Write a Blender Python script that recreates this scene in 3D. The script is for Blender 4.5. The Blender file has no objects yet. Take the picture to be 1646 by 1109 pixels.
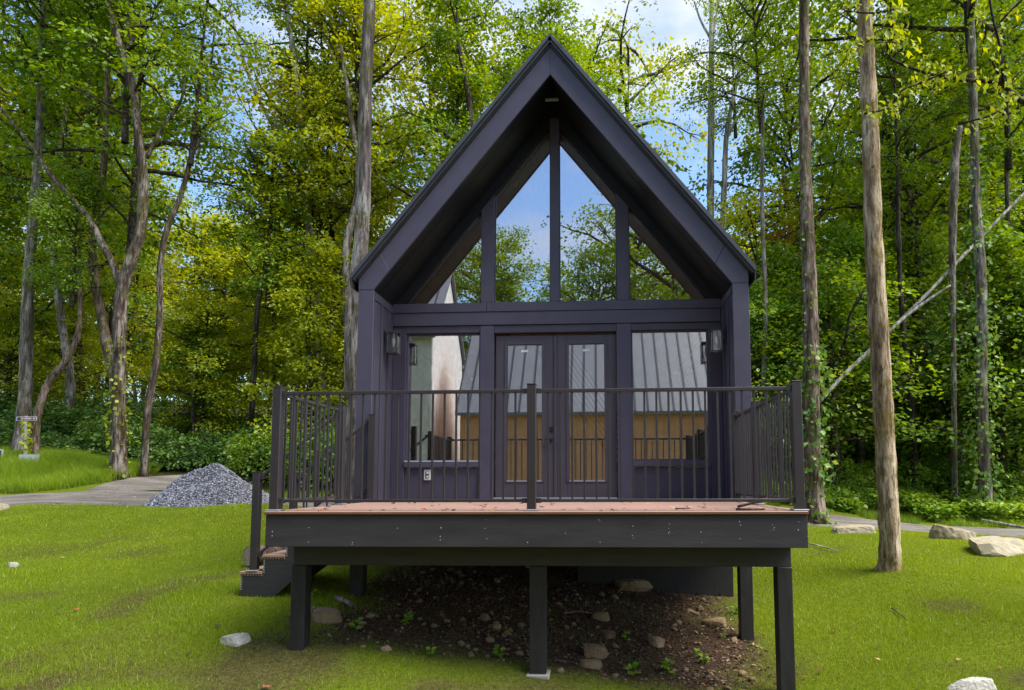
import bpy, bmesh, math, random
import numpy as np
from mathutils import Vector, Matrix
R = math.radians
random.seed(7)
S = bpy.context.scene
COL = S.collection

# ------------------------------------------------------------------ camera
CX, CY, CZ = 0.567, -5.4335, 0.2515
YAW, PITCH, ROLL = 0.0524, 0.0839, -0.003
FPX, PPX, PPY = 1043.3, 905.8, 684.5
W0, H0 = 1646.0, 1109.0
cam = bpy.data.cameras.new('camera')
camo = bpy.data.objects.new('camera', cam); COL.objects.link(camo)
camo.location = (CX, CY, CZ)
camo.matrix_world = (Matrix.Translation((CX, CY, CZ)) @ Matrix.Rotation(YAW, 4, 'Z')
                     @ Matrix.Rotation(math.pi/2 + PITCH, 4, 'X') @ Matrix.Rotation(ROLL, 4, 'Z'))
cam.sensor_fit = 'HORIZONTAL'; cam.sensor_width = 36.0
cam.lens = FPX / W0 * 36.0
cam.shift_x = (W0/2 - PPX) / W0
cam.shift_y = (PPY - H0/2) / W0
cam.clip_start = 0.05; cam.clip_end = 3000
S.camera = camo

# ------------------------------------------------------------------ sky, sun, exposure
SUN_EL, SUN_AZ = 58.0, 108.0        # azimuth of the sun, clockwise from +Y
w = bpy.data.worlds.new('World'); S.world = w; w.use_nodes = True
nt = w.node_tree; nt.nodes.clear()
N = nt.nodes.new; Lk = nt.links.new
out = N('ShaderNodeOutputWorld'); bg = N('ShaderNodeBackground')
sky = N('ShaderNodeTexSky'); sky.sky_type = 'NISHITA'; sky.sun_disc = False
sky.sun_elevation = R(SUN_EL); sky.sun_rotation = R(SUN_AZ)
sky.air_density = 1.0; sky.dust_density = 1.0; sky.ozone_density = 1.6
tc = N('ShaderNodeTexCoord'); mp = N('ShaderNodeMapping')
mp.inputs['Scale'].default_value = (1.0, 1.0, 2.2)
mp.inputs['Location'].default_value = (0.7, 0.35, 0.15)
nz = N('ShaderNodeTexNoise'); nz.inputs['Scale'].default_value = 2.4
nz.inputs['Detail'].default_value = 7; nz.inputs['Roughness'].default_value = 0.58
cr = N('ShaderNodeValToRGB')
cr.color_ramp.elements[0].position = 0.45; cr.color_ramp.elements[1].position = 0.66
mx = N('ShaderNodeMix'); mx.data_type = 'RGBA'
mx.inputs[7].default_value = (3.3, 3.5, 3.95, 1)
Lk(tc.outputs['Generated'], mp.inputs['Vector']); Lk(mp.outputs[0], nz.inputs['Vector'])
Lk(nz.outputs[0], cr.inputs[0]); Lk(cr.outputs[0], mx.inputs[0]); hsv = N('ShaderNodeHueSaturation'); hsv.inputs['Saturation'].default_value = 1.1; hsv.inputs['Value'].default_value = 1.1
Lk(sky.outputs[0], hsv.inputs['Color']); Lk(hsv.outputs[0], mx.inputs[6])
Lk(mx.outputs[2], bg.inputs[0]); bg.inputs[1].default_value = 0.085
Lk(bg.outputs[0], out.inputs[0])
sd = bpy.data.lights.new('sun', 'SUN'); sd.energy = 2.2; sd.angle = R(35); sd.color = (1.0, 0.95, 0.86)
so = bpy.data.objects.new('sun', sd); COL.objects.link(so)
az, el = R(SUN_AZ), R(SUN_EL)
sv = Vector((math.sin(az)*math.cos(el), math.cos(az)*math.cos(el), math.sin(el)))
so.rotation_euler = sv.to_track_quat('Z', 'Y').to_euler(); so.location = (0, -20, 40)
S.view_settings.view_transform = 'Standard'; S.view_settings.look = 'None'
S.view_settings.gamma = 1; S.view_settings.use_curve_mapping = False
S.view_settings.exposure = 1.85
S.render.engine = 'CYCLES'
S.cycles.max_bounces = 5; S.cycles.transparent_max_bounces = 10; S.cycles.diffuse_bounces = 4; S.cycles.glossy_bounces = 3
S.render.resolution_x, S.render.resolution_y = 1024, 690

# ------------------------------------------------------------------ helpers
def ray(px, py):
    """direction of a photograph pixel in the world"""
    x = (px - PPX) / FPX; u = -(py - PPY) / FPX
    cr_, sr_ = math.cos(ROLL), math.sin(ROLL)
    x, u = cr_*x + sr_*u, -sr_*x + cr_*u
    c, s = math.cos(PITCH), math.sin(PITCH)
    y, z = c - s*u, s + c*u
    cy, sy = math.cos(YAW), math.sin(YAW)
    return Vector((cy*x - sy*y, sy*x + cy*y, z))
def U(px, py, Y):
    """point where the pixel's ray meets the upright plane y = Y"""
    d = ray(px, py); t = (Y - CY) / d.y
    return Vector((CX, CY, CZ)) + d*t
def tag(o, label=None, cat=None, group=None, kind=None):
    if label: o['label'] = label
    if cat: o['category'] = cat
    if group: o['group'] = group
    if kind: o['kind'] = kind
    return o
def empty(name, loc=(0, 0, 0), parent=None):
    o = bpy.data.objects.new(name, None); COL.objects.link(o); o.location = loc
    o.empty_display_size = 0.2
    if parent: o.parent = parent
    return o
def link(name, me, mat=None, parent=None):
    o = bpy.data.objects.new(name, me); COL.objects.link(o)
    if mat is not None and not me.materials: me.materials.append(mat)
    if parent is not None: o.parent = parent
    return o
class MB:
    def __init__(s): s.v = []; s.f = []
    def box(s, x0, x1, y0, y1, z0, z1):
        n = len(s.v)
        s.v += [(x0,y0,z0),(x1,y0,z0),(x1,y1,z0),(x0,y1,z0),(x0,y0,z1),(x1,y0,z1),(x1,y1,z1),(x0,y1,z1)]
        s.f += [tuple(n+i for i in q) for q in ((0,3,2,1),(4,5,6,7),(0,1,5,4),(1,2,6,5),(2,3,7,6),(3,0,4,7))]
        return s
    def prism(s, pts, y0, y1):
        """polygon in x,z (anticlockwise seen from -y) pushed from y0 to y1"""
        n = len(s.v); k = len(pts)
        s.v += [(p[0], y0, p[1]) for p in pts] + [(p[0], y1, p[1]) for p in pts]
        s.f.append(tuple(n+i for i in range(k))); s.f.append(tuple(n+k+i for i in reversed(range(k))))
        for i in range(k):
            j = (i+1) % k
            s.f.append((n+j, n+i, n+k+i, n+k+j))
        return s
    def bar(s, a, b, wx, wy, up=(0, 0, 1)):
        """rectangular bar from a to b"""
        a, b = Vector(a), Vector(b); d = (b-a).normalized(); up = Vector(up)
        if abs(d.dot(up)) > .99: up = Vector((0, 1, 0))
        sx = d.cross(up).normalized()*wx/2; sy = sx.cross(d).normalized()*wy/2
        n = len(s.v)
        for p in (a, b):
            for i, j in ((-1,-1),(1,-1),(1,1),(-1,1)): s.v.append(tuple(p + sx*i + sy*j))
        s.f += [tuple(n+i for i in q) for q in ((0,1,2,3),(7,6,5,4),(0,4,5,1),(1,5,6,2),(2,6,7,3),(3,7,4,0))]
        return s
    def tube(s, pts, rad, seg=8, cap=True, rough=0, rng=None):
        pts = [Vector(p) for p in pts]; n0 = len(s.v); k = len(pts)
        ref = Vector((0.31, 0.87, 0.2))
        for i, p in enumerate(pts):
            d = (pts[min(i+1, k-1)] - pts[max(i-1, 0)]).normalized()
            a = d.cross(ref).normalized(); b = d.cross(a).normalized()
            for j in range(seg):
                t = 2*math.pi*j/seg; r = rad[i]
                if rough: r *= 1 + rng.uniform(-rough, rough)
                s.v.append(tuple(p + a*(math.cos(t)*r) + b*(math.sin(t)*r)))
        for i in range(k-1):
            for j in range(seg):
                q = (j+1) % seg
                s.f.append((n0+i*seg+j, n0+(i+1)*seg+j, n0+(i+1)*seg+q, n0+i*seg+q))
        if cap:
            s.f.append(tuple(n0+j for j in range(seg))); s.f.append(tuple(n0+(k-1)*seg+j for j in reversed(range(seg))))
        return s
    def mesh(s, name, smooth=False, bevel=0):
        me = bpy.data.meshes.new(name); me.from_pydata(s.v, [], s.f)
        bm = bmesh.new(); bm.from_mesh(me)
        bmesh.ops.recalc_face_normals(bm, faces=bm.faces[:])
        if bevel:
            bmesh.ops.bevel(bm, geom=bm.edges[:], offset=bevel, segments=1, affect='EDGES', clamp_overlap=True)
        bm.to_mesh(me); bm.free()
        if smooth: me.polygons.foreach_set('use_smooth', [True]*len(me.polygons))
        return me
    def build(s, name, mat, parent=None, smooth=False, bevel=0):
        return link(name, s.mesh(name, smooth, bevel), mat, parent)
def box(name, mat, parent, x0, x1, y0, y1, z0, z1, bevel=0.0):
    return MB().box(x0, x1, y0, y1, z0, z1).build(name, mat, parent, bevel=bevel)
def big_mesh(name, verts, tris, attr=None, smooth=False):
    me = bpy.data.meshes.new(name)
    verts = np.ascontiguousarray(verts, np.float32); tris = np.ascontiguousarray(tris, np.int32)
    m, k = tris.shape
    me.vertices.add(len(verts)); me.vertices.foreach_set('co', verts.ravel())
    me.loops.add(m*k); me.loops.foreach_set('vertex_index', tris.ravel())
    me.polygons.add(m); me.polygons.foreach_set('loop_start', np.arange(0, m*k, k, dtype=np.int32))
    me.polygons.foreach_set('loop_total', np.full(m, k, np.int32))
    if smooth: me.polygons.foreach_set('use_smooth', np.ones(m, bool))
    if attr:
        for an, av in attr.items():
            a = me.attributes.new(an, 'FLOAT', 'POINT'); a.data.foreach_set('value', np.ascontiguousarray(av, np.float32))
    me.update(); me.validate(); return me

# ------------------------------------------------------------------ materials
def new_mat(name):
    m = bpy.data.materials.new(name); m.use_nodes = True
    t = m.node_tree; b = t.nodes['Principled BSDF']
    return m, t, b
def ramp(t, fac, stops):
    r = t.nodes.new('ShaderNodeValToRGB'); e = r.color_ramp.elements
    while len(e) < len(stops): e.new(0.5)
    for q, (p, c) in zip(e, stops): q.position = p; q.color = (*c, 1)
    t.links.new(fac, r.inputs[0]); return r.outputs[0]
def noise(t, scale, detail=4, rough=.55, vec=None, stretch=None, coord='Object'):
    n = t.nodes.new('ShaderNodeTexNoise'); n.inputs['Scale'].default_value = scale
    n.inputs['Detail'].default_value = detail; n.inputs['Roughness'].default_value = rough
    if vec is None:
        c = t.nodes.new('ShaderNodeTexCoord'); vec = c.outputs[coord]
        if coord == 'World':
            pass
    if stretch:
        mpp = t.nodes.new('ShaderNodeMapping'); mpp.inputs['Scale'].default_value = stretch
        t.links.new(vec, mpp.inputs['Vector']); vec = mpp.outputs[0]
    t.links.new(vec, n.inputs['Vector']); return n.outputs[0]
def geo_pos(t):
    g = t.nodes.new('ShaderNodeNewGeometry'); return g.outputs['Position']
def bump(t, b, h, strength=.3, dist=.01):
    n = t.nodes.new('ShaderNodeBump'); n.inputs['Strength'].default_value = strength; n.inputs['Distance'].default_value = dist
    t.links.new(h, n.inputs['Height']); t.links.new(n.outputs[0], b.inputs['Normal'])
def painted(name, c, var=.25, rough=.55, grain=(1.5, 1.5, 1.5), scale=9, bmp=.15, spec=.4):
    m, t, b = new_mat(name); p = geo_pos(t)
    n1 = noise(t, scale, 5, .6, p, grain); 
    lo = tuple(x*(1-var) for x in c); hi = tuple(x*(1+var) for x in c)
    t.links.new(ramp(t, n1, [(.3, lo), (.7, hi)]), b.inputs['Base Color'])
    b.inputs['Roughness'].default_value = rough; b.inputs['Specular IOR Level'].default_value = spec
    n2 = noise(t, scale*9, 3, .6, p, grain); bump(t, b, n2, bmp, .004)
    return m
M = {}
M['siding'] = painted('dark_siding_paint', (0.04737, 0.04231, 0.06599), .14, .48, (1, 1, .25), 7, .2)
M['fascia'] = painted('dark_trim_paint', (0.06093, 0.05416, 0.08461), .10, .45, (1, 1, 1), 5, .12)
M['door'] = painted('door_paint', (0.05754, 0.05076, 0.06769), .10, .38, (1, 1, 1), 4, .05)
M['deckblk'] = painted('black_stained_lumber', (0.0341, 0.02956, 0.0341), .25, .55, (.25, 1, 1.6), 8, .35)
M['postblk'] = painted('black_stained_post', (0.01954, 0.01661, 0.01758), .35, .6, (3, 3, .5), 9, .4)
M['rail'] = painted('black_rail_metal', (0.03197, 0.02664, 0.03019), .10, .36, (1, 1, 1), 6, .03, .5)
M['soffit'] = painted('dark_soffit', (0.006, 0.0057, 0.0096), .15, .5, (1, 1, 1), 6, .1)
M['plank'] = painted('brown_composite_plank', (0.3108, 0.1887, 0.148), .16, .55, (.35, 3, 1), 7, .25)
M['nosing'] = painted('brown_plank_edge', (0.148, 0.0629, 0.037), .2, .55, (.35, 3, 1), 7, .25)
M['plate'] = painted('grey_base_plate', (0.222, 0.2294, 0.2516), .1, .4, (1, 1, 1), 6, .05)
M['screw'] = painted('screw_head', (0.4588, 0.444, 0.4218), .2, .4, (1, 1, 1), 6, .05)
M['white'] = painted('white_plastic', (0.555, 0.555, 0.5476), .05, .4, (1, 1, 1), 6, .03)
M['black'] = painted('black_plastic', (.012, .012, .013), .1, .35, (1, 1, 1), 6, .03)
M['sticker'] = painted('white_sticker', (0.5772, 0.5846, 0.592), .05, .5, (1, 1, 1), 6, .03)
M['ceil'] = painted('reddish_wood_plank', (.66, .22, .10), .35, .42, (1.5, .35, 1.5), 9, .2)
M['floorwood'] = painted('interior_floor_wood', (.28, .17, .10), .25, .4, (2, .4, 1), 6, .1)
M['drywall'] = painted('interior_wall_paint', (.70, .62, .54), .06, .6, (1, 1, 1), 3, .05)
M['sheath'] = painted('tan_sheathing_panel', (.72, .34, .17), .14, .6, (1, 1, 1), 4, .15)
M['wrap'] = painted('pale_house_wrap', (.72, .68, .65), .22, .6, (1, 1, .6), 5, .3)
M['concrete'] = painted('concrete', (0.2812, 0.2664, 0.2442), .15, .8, (1, 1, 1), 9, .4)
M['tin'] = painted('dark_metal_roofing', (0.0555, 0.0629, 0.0814), .12, .32, (1, 1, 1), 3, .05, .6)
M['tin2'] = painted('grey_metal_roofing', (.19, .192, .205), .12, .38, (1, 1, 1), 3, .05, .6)
M['seam2'] = painted('dark_roof_seam', (.03, .03, .036), .12, .38, (1, 1, 1), 3, .05, .6)
M['tinedge'] = painted('metal_roof_edge', (0.04588, 0.04588, 0.0629), .12, .45, (1, 1, 1), 3, .05, .6)
M['brass'] = painted('flame_bulb', (.95, .93, .88), .03, .3, (1, 1, 1), 3, .02)
M['lantern'] = painted('lantern_metal', (0.0407, 0.037, 0.04292), .1, .35, (1, 1, 1), 5, .03)
M['cut'] = painted('cut_wood_end', (.30, .21, .13), .3, .8, (1, 1, 1), 14, .4)

def glass(name, lo, hi, tint):
    m, t, b = new_mat(name); t.nodes.remove(b)
    o = t.nodes['Material Output']
    tr = t.nodes.new('ShaderNodeBsdfTransparent'); tr.inputs[0].default_value = (*tint, 1)
    gl = t.nodes.new('ShaderNodeBsdfGlossy'); gl.inputs['Roughness'].default_value = 0.0
    gl.inputs['Color'].default_value = (.93, .95, 1, 1)
    lw = t.nodes.new('ShaderNodeLayerWeight'); lw.inputs[0].default_value = .35
    mr = t.nodes.new('ShaderNodeMapRange'); mr.inputs[3].default_value = lo; mr.inputs[4].default_value = hi
    ms = t.nodes.new('ShaderNodeMixShader')
    t.links.new(lw.outputs['Fresnel'], mr.inputs[0]); t.links.new(mr.outputs[0], ms.inputs[0])
    t.links.new(tr.outputs[0], ms.inputs[1]); t.links.new(gl.outputs[0], ms.inputs[2]); t.links.new(ms.outputs[0], o.inputs[0])
    return m
M['glass'] = glass('coated_window_glass', .37, .95, (.93, .94, .93))
M['lglass'] = glass('clear_lantern_glass', .03, .9, (.93, .93, .93))

def leaf_mat(name, dark, mid, light, trans=.45, hue=.03):
    m, t, b = new_mat(name); t.nodes.remove(b)
    o = t.nodes['Material Output']
    at = t.nodes.new('ShaderNodeAttribute'); at.attribute_name = 'tone'
    oi = t.nodes.new('ShaderNodeObjectInfo')
    ad = t.nodes.new('ShaderNodeMath'); ad.operation = 'MULTIPLY_ADD'; ad.inputs[1].default_value = .22; 
    t.links.new(oi.outputs['Random'], ad.inputs[0]); t.links.new(at.outputs['Fac'], ad.inputs[2])
    sb = t.nodes.new('ShaderNodeMath'); sb.operation = 'SUBTRACT'; sb.inputs[1].default_value = .11
    t.links.new(ad.outputs[0], sb.inputs[0])
    c = ramp(t, sb.outputs[0], [(0, dark), (.5, mid), (1, light)])
    di = t.nodes.new('ShaderNodeBsdfDiffuse'); tl = t.nodes.new('ShaderNodeBsdfTranslucent')
    gl = t.nodes.new('ShaderNodeBsdfGlossy'); gl.inputs['Roughness'].default_value = .45
    gl.inputs['Color'].default_value = (.55, .6, .55, 1)
    hs = t.nodes.new('ShaderNodeHueSaturation'); hs.inputs['Hue'].default_value = .5-hue; hs.inputs['Saturation'].default_value = 1.15; hs.inputs['Value'].default_value = 1.25
    t.links.new(c, di.inputs[0]); t.links.new(c, hs.inputs['Color']); t.links.new(hs.outputs[0], tl.inputs[0])
    m1 = t.nodes.new('ShaderNodeMixShader'); m1.inputs[0].default_value = trans
    m2 = t.nodes.new('ShaderNodeMixShader'); m2.inputs[0].default_value = .04
    t.links.new(di.outputs[0], m1.inputs[1]); t.links.new(tl.outputs[0], m1.inputs[2])
    t.links.new(m1.outputs[0], m2.inputs[1]); t.links.new(gl.outputs[0], m2.inputs[2]); t.links.new(m2.outputs[0], o.inputs[0])
    return m
M['leaf_mid'] = leaf_mat('mid_green_leaves', (0.0616, 0.1344, 0.01344), (0.1512, 0.28, 0.02016), (0.3248, 0.4256, 0.0336))
M['leaf_yel'] = leaf_mat('yellow_green_leaves', (.15, .205, .010), (.33, .41, .018), (.52, .56, .035), .5)
M['leaf_dark'] = leaf_mat('dark_green_leaves', (0.0336, 0.084, 0.02016), (0.084, 0.1792, 0.0336), (0.1792, 0.2912, 0.056), .35)
M['leaf_shrub'] = leaf_mat('shrub_leaves', (0.0425, 0.103, 0.02061), (0.1223, 0.2447, 0.04122), (0.322, 0.4379, 0.0966), .35)
M['leaf_cover'] = leaf_mat('ground_cover_leaves', (.06, .15, .014), (.16, .31, .025), (.34, .46, .05), .4)
M['leaf_orange'] = leaf_mat('orange_leaves', (.22, .06, .012), (.40, .14, .02), (.50, .27, .03), .45, 0)
M['grass'] = leaf_mat('lawn_grass_blades', (0.1044, 0.1542, 0.007956), (0.2138, 0.3233, 0.007956), (0.368, 0.4574, 0.02983), .4)
M['grass_dry'] = leaf_mat('dry_grass_blades', (.13, .11, .05), (.26, .21, .10), (.40, .34, .19), .3, 0)
M['grass_tall'] = leaf_mat('tall_grass_blades', (0.09282, 0.1683, 0.0116), (0.1915, 0.3191, 0.01624), (0.348, 0.4641, 0.04061), .4)

def bark(name, a, b_, c, scale=6, moss=None, vert=.16, bstr=.9, scar=None):
    m, t, b = new_mat(name)
    co = t.nodes.new('ShaderNodeTexCoord').outputs['Object']
    n1 = noise(t, scale, 7, .7, co, (1, 1, vert)); n2 = noise(t, scale*.35, 5, .65, co); n4 = noise(t, scale*3.2, 5, .7, co, (1, 1, vert*.8))
    col = ramp(t, n1, [(.40, a), (.5, b_), (.60, c)])
    def lay(col, f, rgb, blend='MIX'):
        mm = t.nodes.new('ShaderNodeMix'); mm.data_type = 'RGBA'; mm.blend_type = blend; mm.inputs[7].default_value = (*rgb, 1)
        t.links.new(f, mm.inputs[0]); t.links.new(col, mm.inputs[6]); return mm.outputs[2]
    if moss: col = lay(col, ramp(t, n2, [(.50, (0, 0, 0)), (.60, (.8, .8, .8))]), moss)
    col = lay(col, ramp(t, n4, [(.50, (0, 0, 0)), (.60, (.85, .85, .85))]), tuple(x*.55 for x in a))
    if scar:
        n5 = noise(t, scale*1.5, 5, .65, co, (1, 1, .40)); col = lay(col, ramp(t, n5, [(.61, (0, 0, 0)), (.69, (.9, .9, .9))]), scar)
    t.links.new(col, b.inputs['Base Color']); b.inputs['Roughness'].default_value = .9
    b.inputs['Specular IOR Level'].default_value = .15
    n3 = noise(t, scale*2.5, 6, .7, co, (1, 1, vert*1.3)); bump(t, b, n3, bstr, .04)
    return m
M['bark_tan'] = bark('tan_bark', (0.1932, 0.1288, 0.07728), (0.4379, 0.322, 0.2061), (0.644, 0.5152, 0.3606), 7, (.20, .15, .04), .16, 1.0, (.045, .026, .016))
M['bark_grey'] = bark('grey_bark', (.085, .068, .06), (.20, .165, .145), (.40, .36, .32), 6, (.13, .11, .04))
M['bark_moss'] = bark('mossy_brown_bark', (.045, .032, .027), (.12, .09, .075), (.30, .26, .215), 6, (.09, .075, .025))
M['bark_pale'] = bark('pale_bark', (.20, .175, .145), (.42, .38, .33), (.62, .58, .52), 4)
M['bark_dark'] = bark('dark_bark', (.020, .015, .013), (.052, .038, .032), (.12, .092, .08), 6)
M['bark_brown'] = bark('brown_bark', (.07, .047, .037), (.18, .125, .10), (.33, .25, .21), 7, (.10, .10, .03))
M['twig'] = bark('twig_bark', (.025, .02, .015), (.06, .047, .037), (.13, .10, .08), 10, None, 1, .3)

def stone(name, a, b_, c, scale=3, moss=None):
    m, t, b = new_mat(name); co = t.nodes.new('ShaderNodeTexCoord').outputs['Object']
    oi = t.nodes.new('ShaderNodeObjectInfo')
    n1 = noise(t, scale, 7, .62, co); n2 = noise(t, scale*7, 5, .65, co)
    ad = t.nodes.new('ShaderNodeMath'); ad.operation = 'MULTIPLY_ADD'; ad.inputs[1].default_value = .25
    t.links.new(oi.outputs['Random'], ad.inputs[0]); t.links.new(n1, ad.inputs[2])
    col = ramp(t, ad.outputs[0], [(.4, a), (.6, b_), (.85, c)])
    t.links.new(col, b.inputs['Base Color']); b.inputs['Roughness'].default_value = .9; b.inputs['Specular IOR Level'].default_value = .2
    bump(t, b, n2, .5, .02); return m
M['boulder'] = stone('tan_boulder_stone', (0.2042, 0.1634, 0.1021), (0.32, 0.2723, 0.1838), (0.3949, 0.3472, 0.2519), 1.6)
M['stone'] = stone('brown_field_stone', (0.0888, 0.0518, 0.0296), (0.1998, 0.1332, 0.074), (0.296, 0.222, 0.1332), 5)
M['pale_stone'] = stone('pale_field_stone', (0.2849, 0.2605, 0.2198), (0.407, 0.3826, 0.3337), (0.5047, 0.4803, 0.4314), 5)
M['gravel'] = stone('blue_grey_gravel', (0.1036, 0.1036, 0.1147), (0.2146, 0.2146, 0.2368), (0.37, 0.37, 0.3922), 8)

# ------------------------------------------------------------------ terrain
def _ctl():
    pts = []
    def px(x, y, depth): p = U(x, y, CY+depth); pts.append((p.x, p.y, p.z))
    def wd(x, y, z): pts.append((x, y, z))
    # below the deck, read off the feet of the posts
    wd(-2.0, .3, -1.17); wd(0, .3, -1.42); wd(2.05, .3, -1.60); wd(-2.0, 1.72, -1.03); wd(2.0, 1.72, -1.44)
    wd(0, 1.9, -1.16); wd(0, 4.5, -.86); wd(2.3, 5, -1.10); wd(-2.4, 5, -.70)
    wd(-2.95, 1.4, -.95); wd(-2.7, 2.3, -.88); wd(-3.4, .4, -1.08)
    # around the camera and behind it
    wd(.5, -5.5, -1.52); wd(-8, -5, -1.35); wd(9, -5, -1.55); wd(0, -2.5, -1.55); wd(0, -14, -1.4); wd(-14, -14, -1.2); wd(14, -14, -1.4)
    wd(0, -40, -.5); wd(-45, -30, 0); wd(45, -30, -.5)
    # left lawn, drive, mound
    px(30, 808, 15); px(200, 808, 15); px(385, 806, 15); px(200, 930, 8.2); px(30, 960, 7.4); px(30, 1085, 5.2); px(300, 1085, 5.5)
    px(20, 787, 18); px(230, 770, 19); px(400, 792, 18.5)
    px(200, 742, 23); px(40, 736, 22.5); px(420, 742, 24); px(560, 760, 23)
    # right lawn, drive, bank
    px(1427, 921, 9.3); px(1600, 898, 10); px(1530, 874, 11); px(1370, 862, 12.5); px(1640, 1100, 5.4); px(1450, 1090, 5.5); px(1400, 852, 14.2); px(1620, 868, 13.5)
    px(1400, 836, 16.6); px(1620, 838, 16.6); px(1400, 752, 23); px(1620, 752, 23); px(1250, 800, 18)
    wd(0, 12, -.55); wd(0, 19, .2)
    # the hill behind
    for x in (-60, -30, 0, 30, 60): wd(x, 34, 3.0 + .02*abs(x)); wd(x*1.3, 60, 7.5); wd(x*1.6, 95, 13)
    return np.array(pts)
_C = _ctl()
def _tps(r2): return np.where(r2 > 1e-9, .5*r2*np.log(np.maximum(r2, 1e-9)), 0)
_n = len(_C)
_d2 = ((_C[:, None, :2] - _C[None, :, :2])**2).sum(-1)
_A = np.zeros((_n+3, _n+3)); _A[:_n, :_n] = _tps(_d2) + np.eye(_n)*.6
_A[:_n, _n] = 1; _A[:_n, _n+1:] = _C[:, :2]; _A[_n:, :_n] = _A[:_n, _n:].T
_W = np.linalg.solve(_A, np.r_[_C[:, 2], 0, 0, 0])
def gh(x, y):
    """ground height; arrays or numbers"""
    x = np.asarray(x, float); y = np.asarray(y, float); sh = x.shape
    xx = np.clip(x.ravel(), -95, 95); yy = np.clip(y.ravel(), -45, 110)
    o = np.empty(len(xx))
    for i in range(0, len(xx), 40000):
        a, b = xx[i:i+40000], yy[i:i+40000]
        r2 = (a[:, None]-_C[None, :, 0])**2 + (b[:, None]-_C[None, :, 1])**2
        o[i:i+40000] = _tps(r2) @ _W[:_n] + _W[_n] + _W[_n+1]*a + _W[_n+2]*b
    # small unevenness
    o += .018*np.sin(xx*1.9+.7*yy)*np.sin(yy*1.6-.4*xx) + .010*np.sin(xx*4.1+1.3)*np.sin(yy*3.7+.4)
    # tall-grass mound on the left
    mp_ = U(55, 770, CY+20); o += .60*np.exp(-(((xx-mp_.x+1.5)/4.3)**2 + ((yy-mp_.y+.15)/1.75)**2)**2)
    return o.reshape(sh) if sh else float(o[0])
def G(px, py):
    """where the pixel's ray meets the ground"""
    d = ray(px, py); lo, t = None, 3.0
    o = Vector((CX, CY, CZ))
    ts = np.linspace(3, 60, 1200); P = np.array(o)[None] + np.array(d)[None]*ts[:, None]
    s = P[:, 2] - gh(P[:, 0], P[:, 1]); i = int(np.argmax(s < 0))
    if s[i] >= 0: i = len(ts)-1
    p = P[i]; return Vector((p[0], p[1], gh(p[0], p[1])))

_rn = np.random.default_rng(3)
_perm = _rn.random((64, 64))
def vnoise(x, y):
    """smooth value noise 0..1"""
    xi = np.floor(x).astype(int); yi = np.floor(y).astype(int); fx = x-xi; fy = y-yi
    fx = fx*fx*(3-2*fx); fy = fy*fy*(3-2*fy)
    g = lambda a, b: _perm[a % 64, b % 64]
    return (g(xi, yi)*(1-fx)+g(xi+1, yi)*fx)*(1-fy) + (g(xi, yi+1)*(1-fx)+g(xi+1, yi+1)*fx)*fy
def fbm(x, y): return (vnoise(x, y) + .5*vnoise(x*2.1+5, y*2.1) + .25*vnoise(x*4.3, y*4.3+9))/1.75
# the drive: centre line in x, y and half width
DRIVE = [(-40, 12.2, 1.3), (-16, 11.0, 1.3), (-10, 10.85, 1.4), (-5, 11.0, 1.6), (0, 10.8, 1.6), (5, 10.0, 1.4), (9, 9.1, 1.15), (14, 8.3, 1.1), (24, 7.4, 1.2), (40, 6, 1.3)]
def drive_y(x):
    a = np.array(DRIVE); return np.interp(x, a[:, 0], a[:, 1]), np.interp(x, a[:, 0], a[:, 2])
def zones(x, y):
    """bare soil 0..1 (under the deck and in worn patches), forest floor 0..1"""
    dx = np.maximum(np.abs(x-.1)-1.75, 0); dy = np.maximum(np.maximum(.62-y, y-9), 0)
    soil = np.clip(1.1 - np.hypot(dx, dy)/.55 + (fbm(x*2.2, y*2.2)-.5)*1.4, 0, 1)
    n = fbm(x*.9+3, y*.9+8)
    patch = np.clip((n-.52-.10*np.clip((y-1)/6, 0, 1)+.07*np.clip((.6-y)/1.2, 0, 1))*6, 0, 1)*np.clip(1.15-(y+1)/9, .15, 1)
    soil = np.maximum(soil, patch*.75)
    yd, hw = drive_y(x)
    forest = np.clip((y-yd-hw-.9)/1.2, 0, 1)
    return soil, forest
xs = np.unique(np.r_[np.linspace(-700, -60, 18), np.linspace(-60, -17, 30), np.arange(-17, 17, .17), np.linspace(17, 60, 30), np.linspace(60, 700, 18)])
ys = np.unique(np.r_[np.linspace(-500, -50, 12), np.linspace(-50, -3, 28), np.arange(-3, 17, .17), np.linspace(17, 60, 40), np.linspace(60, 900, 20)])
X, Y = np.meshgrid(xs, ys); Z = gh(X, Y)
so_, fo_ = zones(X, Y)
nx, ny = len(xs), len(ys)
idx = np.arange(nx*ny).reshape(ny, nx)
quads = np.stack([idx[:-1, :-1], idx[:-1, 1:], idx[1:, 1:], idx[1:, :-1]], -1).reshape(-1, 4)
gm = big_mesh('ground', np.stack([X, Y, Z], -1).reshape(-1, 3), quads, {'soil': so_.ravel(), 'forest': fo_.ravel()}, True)
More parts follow.
